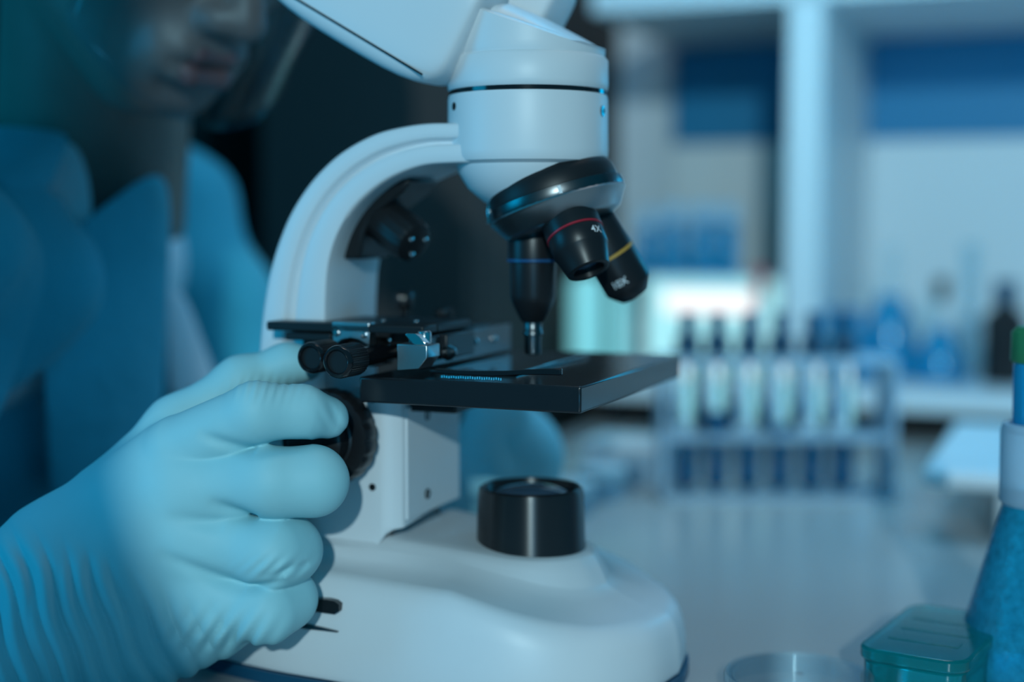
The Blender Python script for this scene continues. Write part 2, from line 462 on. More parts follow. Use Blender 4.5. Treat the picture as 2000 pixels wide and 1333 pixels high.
base = make_base()
foot = MB(); fr = ring_pts(-0.0012)
foot.prism([(u, v) for u, v in fr], lambda u, v: (u, v, 0.0), lambda u, v: (u, v, 0.0055)); foot.build('rubber_foot_ring', M['capblue'], mic)

# recessed switch slot and the thin groove below it, on the near side of the base
def on_side(px, py, out=0.0004):
    """walk along the ray to the near side of the base outline"""
    rp = ring_pts(0.0008)
    best = None
    for vv in np.linspace(-0.075, -0.04, 141):
        p = on_v(px, py, vv)
        # outline v at that u
        vo = min(v for u, v in rp if abs(u - p[0]) < 0.006)
        if best is None or abs(vo - vv) < best[0]: best = (abs(vo - vv), p)
    return best[1]
sl = MB()
pts_up = [on_side(x, y) for x, y in ((560, 1166), (612, 1169), (640, 1171), (655, 1174), (664, 1181))]
pts_dn = [on_side(x, y) for x, y in ((560, 1190), (612, 1194), (640, 1198), (655, 1200), (664, 1194))]
vsl = []
for a, b in zip(pts_up, pts_dn):
    for p in (a, b): vsl.append((p[0], p[1] - 0.0009, p[2]))
    for p in (a, b): vsl.append((p[0], p[1] + 0.004, p[2]))
fsl = []
for i in range(4):
    a = i * 4; b = a + 4
    fsl += [(a, b, b + 1, a + 1), (a + 2, a + 3, b + 3, b + 2), (a, a + 2, b + 2, b), (a + 1, b + 1, b + 3, a + 3)]
fsl += [(0, 1, 3, 2), (16, 18, 19, 17)]
link('power_switch', vsl, fsl, M['gloss'], mic)
gpts = [(560, 1217, 1222), (600, 1219, 1229), (630, 1226, 1232), (660, 1234, 1235.5)]
vsl = []
for x, y0, y1 in gpts:
    a, b = on_side(x, y0), on_side(x, y1)
    for p in (a, b): vsl.append((p[0], p[1] - 0.0007, p[2]))
    for p in (a, b): vsl.append((p[0], p[1] + 0.004, p[2]))
fsl = []
for i in range(3):
    a = i * 4; b = a + 4
    fsl += [(a, b, b + 1, a + 1), (a + 2, a + 3, b + 3, b + 2), (a, a + 2, b + 2, b), (a + 1, b + 1, b + 3, a + 3)]
fsl += [(0, 1, 3, 2), (12, 14, 15, 13)]
link('vent_groove', vsl, fsl, M['gloss'], mic)

# lamp housing on the base
ill = MB(); AX = 0.0016
ill.lathe([(0.0243, 0.0535), (0.0248, 0.0545), (0.0248, 0.0565), (0.0244, 0.060), (0.0238, 0.0800), (0.0232, 0.0828), (0.0220, 0.0836), (0.0208, 0.0832), (0.0203, 0.0815), (0.0200, 0.0795), (0.0150, 0.0785)], (AX, 0, 0), n=72)
sb_ = mat('turned_black', (0.010, 0.011, 0.013), 0.36, spec=0.8)
sb_.node_tree.nodes['Principled BSDF'].inputs['Anisotropic'].default_value = 0.9
sb_.node_tree.nodes['Principled BSDF'].inputs['Anisotropic Rotation'].default_value = 0.25
tg_ = sb_.node_tree.nodes.new('ShaderNodeTangent'); tg_.direction_type = 'RADIAL'; tg_.axis = 'Z'
sb_.node_tree.links.new(tg_.outputs[0], sb_.node_tree.nodes['Principled BSDF'].inputs['Tangent'])
housing = ill.build('lamp_housing', sb_, mic)
ln = MB(); ln.lathe([(0.0185 * math.cos(t), 0.0785 + 0.0058 * math.sin(t)) for t in np.linspace(0, math.pi / 2 - 0.03, 12)], (AX, 0, 0), n=64)
link('condenser_lens', ln.v, ln.f, M['lens'], housing)
rg = MB(); rg.lathe([(0.0186, 0.0783), (0.0198, 0.0783), (0.0198, 0.0803), (0.0186, 0.0803)], (AX, 0, 0), n=64, cap=False); link('lens_ring', rg.v, rg.f, M['gloss'], housing)

# column block with bolted front plate
V0, V1 = -0.039, 0.027
cb = MB()
poly = [(-0.128, V0 + 0.003), (-0.125, V0), (-0.058, V0), (-0.0545, V0 - 0.0003), (-0.052, V0 + 0.0003), (-0.0485, V0 + 0.0020), (-0.0465, V0 + 0.0040), (-0.045, V0 + 0.0055), (-0.045, V1 - 0.002), (-0.047, V1), (-0.128, V1)]
def colb(u, v): return (u, v, 0.0600 if u < -0.052 else 0.0665 + 0.006 * (v - V0) / (V1 - V0))
cb.prism(poly, colb, lambda u, v: (u, v, 0.1245))
column = cb.build('column', M['white'], mic, bevel=0.0012)
fp = MB(); fp.box((-0.0447, -0.004, 0.0955), (0.0014, 0.056, 0.050)); link('front_plate', fp.v, fp.f, M['white'], column, bevel=0.0006)
for px, py, r in ((835, 812, 0.0023), (835, 965, 0.0023)):
    r_ = ray(px, py); p0 = W(-0.0438, 0, 0); t = ((p0 - CAM) @ UU) / (r_ @ UU); d = CAM + r_ * t - ORG
    b = MB(); c = (-0.0452, d @ VV, d[2]); b.lathe([(r * 0.55, 0.0005), (r * 0.6, 0.0018), (r, 0.0018), (r, 0.0)], c, (1, 0, 0), n=24)
    b.build('bolt', M['gloss'], column)
for px, py in ((728, 780), (728, 952)):
    c = on_v(px, py, V0); b = MB(); b.lathe([(0.0016, -0.001), (0.0016, 0.0006), (0.0008, 0.0009)], c, (0, -1, 0), n=20); b.build('screw', M['gloss'], column)
b = MB(); b.lathe([(0.0014, -0.002), (0.0014, 0.0012), (0.001, 0.0016)], (-0.0445, -0.003, 0.1215), (1, 0, 0), n=20); b.build('screw', M['chrome'], column)
gp = MB(); gp.box((-0.068, -0.004, 0.0628), (0.030, 0.05, 0.0075)); link('dark_gap', gp.v, gp.f, M['gloss'], column)

# C-shaped arm, lofted along its curve with the long groove in its side
AV0, AV1 = -0.029, 0.022
outer = [on_v(x, y, AV0)[[0, 2]] for x, y in ((930, 236), (880, 239), (830, 240), (780, 247), (730, 260), (680, 285), (640, 315), (600, 358), (565, 412), (540, 470), (522, 530), (509, 600), (501, 680))]
inner = [on_v(x, y, AV0)[[0, 2]] for x, y in ((930, 318), (880, 319), (830, 323), (785, 337), (745, 358), (708, 388), (682, 418), (662, 452), (648, 490), (640, 530), (637, 575), (636, 625), (636, 680))]
outer += [np.array([outer[-1][0] - 0.0006 * k, outer[-1][1] - 0.013 * k]) for k in range(1, 7)]
inner += [np.array([inner[-1][0], inner[-1][1] - 0.013 * k]) for k in range(1, 7)]
so, si = catmull(outer, 5), catmull(inner, 5)
prof = [(0.0, 0.15), (0.0, 0.04), (0.015, 0.0), (0.06, -0.012), (0.40, -0.012), (0.45, 0.0), (0.48, 0.085), (0.54, 0.095), (0.60, 0.07), (0.63, 0.02), (0.66, 0.012), (0.93, 0.014), (0.97, 0.03), (0.995, 0.07), (1.0, 0.15),
        (1.0, 0.85), (0.99, 0.95), (0.96, 1.0), (0.04, 1.0), (0.0, 0.95)]
rings = []
for o_, i_ in zip(so, si):
    rings.append([(i_[0] + (o_[0] - i_[0]) * a, AV0 + (AV1 - AV0) * b, i_[1] + (o_[1] - i_[1]) * a) for a, b in prof])
n = len(prof); vs_ = [p for r in rings for p in r]; fs = [(j * n + k, j * n + (k + 1) % n, (j + 1) * n + (k + 1) % n, (j + 1) * n + k) for j in range(len(rings) - 1) for k in range(n)]
fs += [tuple(reversed(range(n))), tuple(range((len(rings) - 1) * n, len(rings) * n))]
link('arm', vs_, fs, M['white'], mic, angle=50, bevel=0)

# underside lamp on the arm
lamp = MB()
lp = [on_v(x, y, 0)[[0, 2]] for x, y in ((650, 505), (655, 470), (672, 430), (700, 390), (735, 352), (835, 352), (815, 378), (760, 420), (742, 455), (735, 505))]
lamp.prism([tuple(p) for p in lp], lambda u, z: (u, -0.016, z), lambda u, z: (u, 0.014, z))
lm = lamp.build('lamp_bracket', M['blackmatte'], mic, bevel=0.0015)
a = Vector((on_v(735, 415, -0.004))); c = Vector((on_v(812, 478, -0.012)))
ax = (c - a).normalized(); L = (c - a).length
lb = MB(); lb.lathe([(0.0098, 0), (0.0102, 0.002), (0.0102, L - 0.004), (0.0092, L - 0.001), (0.007, L)], a, ax, n=60, rfun=lambda t, h: 1 + 0.035 * math.cos(15 * t) * (0.002 < h < L - 0.004 + 1e-6 and h > 0.001))
lhead = link('lamp_head', lb.v, lb.f, M['blackmatte'], lm)
q = ax.to_track_quat('Z', 'Y').to_matrix()
for k in range(3):
    t = 2 * math.pi * k / 3 + 0.5; b = MB(); cc = c + q @ Vector((0.0052 * math.cos(t), 0.0052 * math.sin(t), -0.0003))
    b.lathe([(0.0014, 0), (0.0014, 0.0008), (0.0008, 0.0014)], cc, ax, n=16); link('lamp_screw', b.v, b.f, M['chrome'], lhead)

# head: lower drum, ring gap, upper drum
hd = MB(); hd.lathe([(0.0105, 0.2070), (0.0190, 0.2100), (0.0262, 0.2160), (0.0305, 0.2228), (0.0315, 0.2262), (0.0342, 0.2276), (0.0350, 0.2295), (0.0352, 0.232), (0.0350, 0.2545), (0.0346, 0.2562), (0.033, 0.2566)], (0.0, 0, 0), n=96)
head = hd.build('head_drum', M['white'], mic, angle=35)
g = MB(); g.lathe([(0.0335, 0.2560), (0.0344, 0.2563), (0.0344, 0.2582), (0.0335, 0.2584)], n=96); g.build('ring_gap', M['gloss'], mic)
for px, py, r in ((1170, 214, 0.0019), (893, 214, 0.0014)):
    t = {1170: math.radians(-2.5), 893: math.radians(-133)}[px]
    z = on_v(px, py, -0.01)[2]; dr = (math.cos(t), math.sin(t), 0); c = (0.0345 * dr[0], 0.0345 * dr[1], z)
    b = MB(); b.lathe([(r * 1.25, -0.001), (r * 1.25, 0.0008), (r * 0.9, 0.0009), (r * 0.5, 0.0007)], c, dr, n=24); b.build('set_screw', M['gloss'], head)

# upper drum with the slanted top
def upper():
    N = 96; prof_ = [(0.0342, 0.2580), (0.0350, 0.2590), (0.0352, 0.2610), (0.0350, 0.2712), (0.0340, 0.2724), (0.0334, 0.2728), (0.0336, 0.2736), (0.0338, 0.2745), (0.0338, 0.2770)]
    vs_, fs = [], []
    for r, z in prof_:
        for k in range(N):
            t = 2 * math.pi * k / N; zz = z
            vs_.append((r * math.cos(t), r * math.sin(t), zz))
    # slanted rim and top
    def slant(u, r): return 0.2745 + (0.0338 - u) * 0.36
    for r, dz in ((0.0338, 0.0), (0.0325, 0.0010), (0.028, 0.0014), (0.018, 0.0014), (0.006, 0.0014)):
        for k in range(N):
            t = 2 * math.pi * k / N; u, v = r * math.cos(t), r * math.sin(t)
            vs_.append((u, v, slant(u, r) + dz))
    R = len(prof_) + 5
    vs2 = list(vs_)
    for j in range(R - 1):
        for k in range(N): fs.append((j * N + k, j * N + (k + 1) % N, (j + 1) * N + (k + 1) % N, (j + 1) * N + k))
    fs.append(tuple(reversed(range(N)))); fs.append(tuple(range((R - 1) * N, R * N)))
    # squash the straight rings that stick above the slanted rim on the front side
    vs3 = []
    for (u, v, z) in vs2:
        lim = 0.2745 + (0.0338 - u) * 0.36
        vs3.append((u, v, min(z, lim + 0.0014)))
    return link('eyepiece_base', vs3, fs, M['white'], mic, angle=40)


ub = upper()
# prism block leaning back over the drum, a wedge with rounded side arches
us = np.linspace(-0.0325, 0.0318, 26); vs_, fs = [], []
NPF = 22
for u in us:
    top = float(np.interp(u, [-0.0325, -0.0245, -0.0165, 0.006, 0.0318], [0.2840, 0.2965, 0.3005, 0.2905, 0.2764]))
    hw = min(0.0245, math.sqrt(max(0.0327 ** 2 - u * u, 1e-6)) + 0.0012); lo_ = 0.2735 + (0.0338 - u) * 0.36 - 0.006; lo_ = min(lo_, top - 0.002)
    vs_.append((u, -hw, lo_))
    for k in range(NPF):
        t = math.pi * k / (NPF - 1); e = 0.55
        vs_.append((u, -hw * math.copysign(abs(math.cos(t)) ** 0.8, math.cos(t)) * 1.0, lo_ + 0.001 + (top - lo_ - 0.001) * abs(math.sin(t)) ** e))
    vs_.append((u, hw, lo_))
n = NPF + 2
for j in range(len(us) - 1):
    for k in range(n): fs.append((j * n + k, j * n + (k + 1) % n, (j + 1) * n + (k + 1) % n, (j + 1) * n + k))
fs += [tuple(reversed(range(n))), tuple(range((len(us) - 1) * n, len(us) * n))]
link('prism_housing', vs_, fs, M['white'], mic, angle=40)


def lobe(v0, end, L, name, zoff=0.0, hgt=0.036, wid=0.040, uo=0.0):
    """one binocular body: a rounded box running up and back from the prism housing"""
    A = math.radians(30); d = np.array([-math.cos(A), 0, math.sin(A)]); nrm = np.array([math.sin(A), 0, math.cos(A)]); sd = np.array([0, 1.0, 0])
    st = []
    # (s along, half height low, half height high, half width)
    prof_ = [(0.0, 0.40, 0.80), (0.0015, 0.62, 0.90), (0.006, 0.80, 0.96), (0.014, 0.93, 1.0), (0.030, 1.0, 1.0), (0.055, 1.0, 1.0), (0.078, 1.0, 1.0), (0.095, 0.93, 0.98), (0.108, 0.80, 0.9), (0.118, 0.60, 0.75), (0.122, 0.4, 0.6)]
    n = 40
    vs_, fs = [], []
    c0 = np.array(end, float)
    for s, kh, kw in prof_:
        c = c0 + d * s * L / 0.122
        for k in range(n):
            t = 2 * math.pi * k / n; ct, st_ = math.cos(t), math.sin(t)
            e = 0.42; y = math.copysign(abs(ct) ** e, ct) * wid / 2 * kw; z = math.copysign(abs(st_) ** e, st_) * hgt / 2 * (kh if st_ < 0 else max(kh, 0.85))
            vs_.append(c + sd * y + nrm * z)
    for j in range(len(prof_) - 1):
        for k in range(n): fs.append((j * n + k, j * n + (k + 1) % n, (j + 1) * n + (k + 1) % n, (j + 1) * n + k))
    fs.append(tuple(reversed(range(n)))); fs.append(tuple(range((len(prof_) - 1) * n, len(prof_) * n)))
    o = link(name, vs_, fs, M['white'], mic, angle=180, subsurf=1)
    return o, c0, d, nrm, sd


near, c0, dd, nn, sd = lobe(-0.022, (-0.0155, -0.0210, 0.2775), 0.118, 'binocular_body', hgt=0.058, wid=0.036)
# seam line around the lower third of the near body
sm = MB(); off = -0.0210
sm.tube([c0 + dd * s + nn * off + sd * (-0.0173) for s in (0.008, 0.016, 0.03, 0.06, 0.085)], 0.0005, n=6)
link('seam', sm.v, sm.f, M['gloss'], near)
far, c1, *_ = lobe(0.022, (0.0040, 0.0230, 0.2905), 0.118, 'binocular_body', hgt=0.036, wid=0.034)
for c, v in ((c0, -0.021), (c1, 0.023)):
    e = MB(); s0 = c + dd * 0.110 + nn * 0.010
    e.lathe([(0.0145, 0), (0.0150, 0.003), (0.0150, 0.024), (0.0165, 0.026), (0.0165, 0.040), (0.0140, 0.044), (0.010, 0.0445)], s0, dd, n=40); e.build('eyepiece', M['blackmatte'], mic)

# revolving turret
B = math.radians(18.5); hax = Vector((1, 0, 0)); A_ = Vector((math.sin(B), 0, -math.cos(B)))
TC = Vector(on_v(1088, 398, 0.0)); RS = 0.0148
P0 = Vector((-math.cos(B), 0, -math.sin(B)))
tr = MB()
tr.lathe([(0.020, -0.0150), (0.0245, -0.0148), (0.0270, -0.0120), (0.0284, -0.0095), (0.0290, -0.0050), (0.0290, -0.0040)], TC, A_, n=72)
turret = tr.build('turret', M['blackmatte'], mic)
t2 = MB(); t2.lathe([(0.0288, -0.0042), (0.0302, -0.0038), (0.0306, -0.0010), (0.0304, 0.0003)], TC, A_, n=96, rfun=lambda t, h: 1 + 0.004 * math.cos(48 * t)); link('knurled_ring', t2.v, t2.f, M['darksteel'], turret)
t3 = MB(); t3.lathe([(0.0302, 0.0), (0.0308, 0.0012), (0.0300, 0.0022), (0.0262, 0.0085), (0.0235, 0.0100), (0.012, 0.0105)], TC, A_, n=72); link('objective_plate', t3.v, t3.f, M['steel'], turret)
ck = MB(); cp = Vector(on_v(961, 418, 0.0)); ck.box(cp + Vector((-0.0004, 0, 0)), (0.0026, 0.006, 0.0098)); link('click_stop', ck.v, ck.f, M['chrome'], turret, bevel=0.0009)
# index mark on the ring
mk = MB(); ang = math.radians(-72)
q = A_.to_track_quat('Z', 'Y').to_matrix()
tv = (Vector(on_v(1090, 357, -0.029)) - TC); tv = (tv - A_ * tv.dot(A_)).normalized()
rm = Matrix((tv, A_.cross(tv), A_)).transposed()
mk.box(TC + tv * 0.0306 + A_ * -0.0015, (0.0008, 0.0014, 0.0034), rm); link('index_mark', mk.v, mk.f, M['letter'], turret)


def wrap_text(s, size, org, axis, tangent_dir, radius, name, parent, flip=1):
    """lettering wrapped on a barrel: org = point on the axis, tangent_dir = direction that faces outwards at the text's centre"""
    cu = bpy.data.curves.new(name, 'FONT'); cu.body = s; cu.size = size; cu.align_x = 'CENTER'; cu.align_y = 'CENTER'; cu.extrude = 0.0; cu.resolution_u = 4; cu.offset = size * 0.01
    o = bpy.data.objects.new(name, cu); COL.objects.link(o)
    dg = bpy.context.evaluated_depsgraph_get(); me = bpy.data.meshes.new_from_object(o.evaluated_get(dg)); bpy.data.objects.remove(o)
    ax = Vector(axis).normalized(); out = Vector(tangent_dir); out = (out - ax * out.dot(ax)).normalized()
    up = -ax; side = up.cross(out)
    bm = bmesh.new(); bm.from_mesh(me); bmesh.ops.subdivide_edges(bm, edges=[e for e in bm.edges if e.calc_length() > size * 0.15], cuts=2); bmesh.ops.triangulate(bm, faces=bm.faces)
    for v in bm.verts:
        t = v.co.x / radius
        v.co = Vector(org) + up * v.co.y * 1.0 + (out * math.cos(t) + side * math.sin(t)) * (radius + 0.00008)
    bm.to_mesh(me); bm.free(); me.materials.append(M['letter'])
    ob = bpy.data.objects.new(name, me); COL.objects.link(ob); ob.parent = parent
    return ob


def seat(k):
    R = Matrix.Rotation(k * 2 * math.pi / 3, 3, A_)
    d = R @ Vector((0, 0, -1)); p = TC + (R @ P0) * RS + A_ * 0.0085
    return p, d


# high-power objective pointing straight down over the slide
p, d = seat(0)
o = MB(); z0 = p.z
o.lathe([(0.0100, -0.003), (0.0111, 0.0), (0.0111, z0 - 0.1852)], p, d, n=64)
ob = o.build('objective', M['black'], mic); ob['label'] = 'long black objective pointing straight down'
o = MB(); o.lathe([(0.0112, z0 - 0.1852), (0.0115, z0 - 0.1850), (0.0115, z0 - 0.1840), (0.0105, z0 - 0.1836)], p, d, n=64); link('blue_band', o.v, o.f, mat('blue_band', (0.015, 0.08, 0.20), 0.3), ob)
o = MB(); o.lathe([(0.0103, z0 - 0.1840), (0.0101, z0 - 0.1690), (0.0094, z0 - 0.1660), (0.0052, z0 - 0.1575), (0.0042, z0 - 0.1570)], p, d, n=64); link('barrel', o.v, o.f, M['black'], ob)
o = MB(); o.lathe([(0.0040, z0 - 0.1575), (0.0040, z0 - 0.1535), (0.0044, z0 - 0.1530), (0.0044, z0 - 0.1515), (0.0038, z0 - 0.1510), (0.0036, z0 - 0.1432), (0.0020, z0 - 0.1425)], p, d, n=40); link('tip', o.v, o.f, M['darksteel'], ob)

# 4X objective, turned towards the viewer, red band
def order():
    s = [seat(1), seat(2)]
    s.sort(key=lambda q: q[0].y); return s
(p4, d4), (p10, d10) = order()
L4 = 0.0270
o = MB(); o.lathe([(0.0100, -0.003), (0.0118, -0.001), (0.0124, 0.001), (0.0124, 0.0085)], p4, d4, n=64); ob4 = o.build('objective', M['black'], mic); ob4['label'] = 'short black objective with a red band'
o = MB(); o.lathe([(0.0122, 0.0085), (0.01255, 0.0087), (0.01255, 0.0094), (0.0122, 0.0096)], p4, d4, n=64); link('red_ring', o.v, o.f, M['redband'], ob4)
o = MB(); o.lathe([(0.0121, 0.0095), (0.0122, 0.0100), (0.0121, 0.0170), (0.0117, 0.0176), (0.0098, L4 - 0.0025), (0.0092, L4 - 0.0003), (0.0086, L4), (0.0068, L4 - 0.0002), (0.0062, L4 - 0.004), (0.003, L4 - 0.0045)], p4, d4, n=64); br = link('barrel', o.v, o.f, M['black'], ob4)
o = MB(); o.lathe([(0.0060, L4 - 0.0040), (0.0045, L4 - 0.0032), (0.001, L4 - 0.0028)], p4, d4, n=40); link('front_lens', o.v, o.f, M['lens'], ob4)

# 10X objective, yellow band
L10 = 0.0415
o = MB(); o.lathe([(0.0100, -0.003), (0.0112, -0.001), (0.0112, 0.0190)], p10, d10, n=64); ob10 = o.build('objective', M['black'], mic); ob10['label'] = 'black objective with a yellow band'
o = MB(); o.lathe([(0.0110, 0.0190), (0.01140, 0.0192), (0.01140, 0.0203), (0.0110, 0.0205)], p10, d10, n=64); link('yellow_ring', o.v, o.f, M['yellow'], ob10)
o = MB(); o.lathe([(0.0111, 0.0204), (0.0112, L10 - 0.0065), (0.0108, L10 - 0.0055), (0.0068, L10 - 0.0003), (0.0060, L10)], p10, d10, n=64); link('barrel', o.v, o.f, M['black'], ob10)


def mloc(p):                         # world point -> microscope frame
    d = np.array(p) - ORG; return np.array([d @ UU, d @ VV, d[2]])


camL = Vector(mloc(CAM))
def facing(org, axis, dx):           # outward direction facing the camera, turned by dx radians round the axis
    o_ = (camL - Vector(org)); ax = Vector(axis).normalized(); o_ = (o_ - ax * o_.dot(ax)).normalized()
    return Matrix.Rotation(dx, 3, ax) @ o_


oc = p4 + d4 * 0.0137; wrap_text('4X', 0.0046, oc, d4, facing(oc, d4, -0.85), 0.01215, 'lettering', ob4)
oc = p10 + d10 * 0.0315; wrap_text('10X', 0.0046, oc, d10, facing(oc, d10, 0.28), 0.01120, 'lettering', ob10)

# ---- stage
ST = 0.1370
SU0, SU1, SV0, SV1 = -0.0510, 0.0470, -0.0630, 0.0840
sb = MB(); sb.box(((SU0 + SU1) / 2, (SV0 + SV1) / 2, ST - 0.0055), (SU1 - SU0, SV1 - SV0, 0.0108)); stage = sb.build('stage', M['stage'], mic, bevel=0.0009, seg=3)
sb = MB(); sb.box((-0.040, -0.003, 0.1225), (0.035, 0.05, 0.0085)); sb.build('stage_bracket', M['blackmatte'], mic, bevel=0.001)
# glass slide and the lens pad under it
gl = MB(); gl.box((-0.0115, 0.012, ST + 0.0010), (0.0400, 0.094, 0.0011)); gl.build('slide_plate', mat('dark_glass_plate', (0.03, 0.05, 0.06), 0.06, spec=0.9, coat=0.6), mic, bevel=0.0002)
# rule bar with screws on the far side of the slide
def zu(px, py, u):
    r_ = ray(px, py); p0 = W(u, 0, 0); t = ((p0 - CAM) @ UU) / (r_ @ UU); d = CAM + r_ * t - ORG; return np.array([u, d @ VV, d[2]])
RU = -0.0290
a = zu(866, 706, RU); b_ = zu(858, 655, RU); c = zu(1011, 633, RU)
rb = MB(); zlo = ST + 0.0022; zhi = b_[2]
rb.box((RU - 0.0035, (-0.047 + 0.052) / 2, (zlo + zhi) / 2), (0.007, 0.099, zhi - zlo)); rule = rb.build('guide_bar', M['darksteel'], mic, bevel=0.0008)
for px, py, r in ((906, 673, 0.0014), (927, 667, 0.0018), (963, 662, 0.0018)):
    p_ = zu(px, py, RU); s = MB(); s.lathe([(r, 0.0), (r, 0.0008), (r * 0.6, 0.0016), (r * 0.1, 0.0018)], p_, (1, 0, 0), n=20); s.build('screw', M['chrome'], rule)
# round hub on the slide holder
p_ = zu(870, 690, RU + 0.001); s = MB(); s.lathe([(0.0035, 0), (0.0035, 0.0025), (0.0025, 0.0035), (0.0015, 0.0050), (0.0008, 0.0052)], p_, (1, 0, 0.2), n=28); s.build('pivot_hub', M['darksteel'], rule)
# bright clamp block with bent finger tab
cl = MB()
cp = [on_v(x, y, -0.0585) for x, y in ((775, 672), (834, 675), (834, 700), (818, 722), (775, 725))]
cl.prism([(p[0], p[2]) for p in cp], lambda u, z: (u, -0.0585, z), lambda u, z: (u, -0.046, z))
clamp = cl.build('slide_clamp', M['steel'], mic, bevel=0.0004)
tb = MB(); t0, t1, t2_ = on_v(793, 654, -0.0570), on_v(811, 655, -0.0570), on_v(829, 673, -0.0570)
tp = [on_v(x, y, -0.0585) for x, y in ((791, 655), (794, 651.5), (812, 652), (818, 657), (832, 671), (832, 675), (812, 675), (806, 671))]
tb.prism([(p[0], p[2]) for p in tp], lambda u, z: (u, -0.0588, z), lambda u, z: (u, -0.0545, z)); link('finger_tab', tb.v, tb.f, M['chrome'], clamp, bevel=0.0003)
pc = on_v(829, 664, -0.048); s = MB(); s.lathe([(0.0029, -0.004), (0.0029, 0.0030), (0.0025, 0.0036), (0.0015, 0.0040)], pc, (0, 0, 1), n=32); link('clamp_screw', s.v, s.f, M['chrome'], clamp)
# spring finger reaching along the near edge of the stage
sf = MB(); cpts = []
for x, y0, y1, vv in ((838, 722, 729, -0.058), (870, 724, 731, -0.0585), (920, 725, 734, -0.0585), (960, 725, 736, -0.0580), (985, 725, 735, -0.0570), (1020, 723, 733, -0.0560), (1060, 721, 733, -0.055), (1096, 721, 734, -0.054)):
    a, b = on_v(x, y0, vv), on_v(x, y1, vv); cpts.append((a, b))
vs_, fs = [], []
for a, b in cpts:
    zt_, zb_ = max(a[2], ST + 0.0018), max(b[2], ST + 0.0002)
    vs_ += [(a[0], a[1], zt_), (b[0], b[1], zb_), (b[0], b[1] + 0.0022, zb_), (a[0], a[1] + 0.0022, zt_)]
for i in range(len(cpts) - 1):
    for k in range(4): fs.append((i * 4 + k, i * 4 + (k + 1) % 4, (i + 1) * 4 + (k + 1) % 4, (i + 1) * 4 + k))
fs += [(3, 2, 1, 0), tuple(len(vs_) - 4 + k for k in range(4))]
link('spring_finger', vs_, fs, M['gloss'], mic, bevel=0.0004)
# teeth that catch the light on the spring finger's edge
tt = MB()
for k in range(26):
    x = 862 + k * 4.6; a = on_v(x, 731, -0.0590); tt.box((a[0], a[1], ST + 0.0010 + 0.00012 * math.sin(k * 1.7)), (0.0006, 0.0006, 0.0010))
tt.build('serrated_edge', M['chrome'], mic)

# carriage: top plate, rack and the two knurled knobs
cp = MB(); pl0 = on_v(532, 628, -0.028); pl1 = on_v(845, 628, -0.028)
zpl = 0.1545
ue = on_v(530, 628, -0.040)[0]
cp.box(((ue - 0.030) / 2, -0.0375, zpl + 0.001), (-0.030 - ue, 0.014, 0.0040)); cp.box(((-0.085 - 0.030) / 2, -0.0125, zpl + 0.001), (0.055, 0.0358, 0.0040)); carriage = cp.build('carriage_plate', M['blackmatte'], mic, bevel=0.0008)
cp = MB(); cp.box(((ue + 0.009 - 0.075) / 2, -0.0370, 0.1512), (0.075 + ue + 0.009 if False else abs(-0.075 - (ue + 0.009)), 0.013, 0.0034)); link('step_block', cp.v, cp.f, M['blackmatte'], carriage, bevel=0.0005)
cp = MB(); cp.box((-0.0740, -0.0300, 0.1445), (0.0400 - 0.004, 0.0180, 0.0120)); link('rack_housing', cp.v, cp.f, M['blackmatte'], carriage, bevel=0.0008)
cp = MB(); cp.box((-0.040, -0.014, 0.1475), (0.028, 0.030, 0.0110)); link('slider_block', cp.v, cp.f, M['black'], carriage, bevel=0.0008)
# bright plate with two screws on its near face
sp = [on_v(x, y, -0.0445) for x, y in ((648, 629), (721, 631), (721, 676), (714, 672), (700, 664), (684, 661), (668, 664), (657, 671), (650, 670))]
pm = MB(); pm.prism([(p[0], p[2]) for p in sp], lambda u, z: (u, -0.0445, z), lambda u, z: (u, -0.0385, z)); plate = link('steel_cheek', pm.v, pm.f, M['steel'], carriage, bevel=0.0004)
for px, py in ((657, 651), (711, 655)):
    c = on_v(px, py, -0.0445); s = MB(); s.lathe([(0.0014, 0), (0.0014, 0.0008), (0.0007, 0.0014)], c, (0, -1, 0), n=20); link('screw', s.v, s.f, M['chrome'], plate)
for px, py in ((749, 622), (813, 625), (760, 664)):
    c = on_v(px, py, -0.022); c = np.array([c[0], c[1], zpl + 0.0028]) if py < 640 else on_v(px, py, -0.030)
    s = MB(); s.lathe([(0.0012, 0), (0.0012, 0.0006), (0.0006, 0.0010)], c, (0, 0, 1) if py < 640 else (0, -1, 0), n=18); link('screw', s.v, s.f, M['chrome'], carriage)
# thumb screws standing behind
for px, y0, y1, vv in ((789, 570, 632, 0.020), (867, 603, 655, 0.020)):
    a = on_v(px, y0, vv); b = on_v(px, y1, vv); h = a[2] - zpl + 0.001
    s = MB(); s.lathe([(0.0022, 0), (0.0022, h * 0.45), (0.0040, h * 0.47), (0.0044, h * 0.52), (0.0044, h * 0.95), (0.0038, h), (0.001, h + 0.0003)], (a[0], a[1], zpl - 0.001), (0, 0, 1), n=40, rfun=lambda t, hh: 1 + 0.03 * math.cos(20 * t)); link('thumb_screw', s.v, s.f, M['gloss'], carriage)
cp = MB(); cp.box((-0.062, 0.018, zpl - 0.003), (0.06, 0.030, 0.005)); link('rear_plate', cp.v, cp.f, M['blackmatte'], carriage, bevel=0.0008)


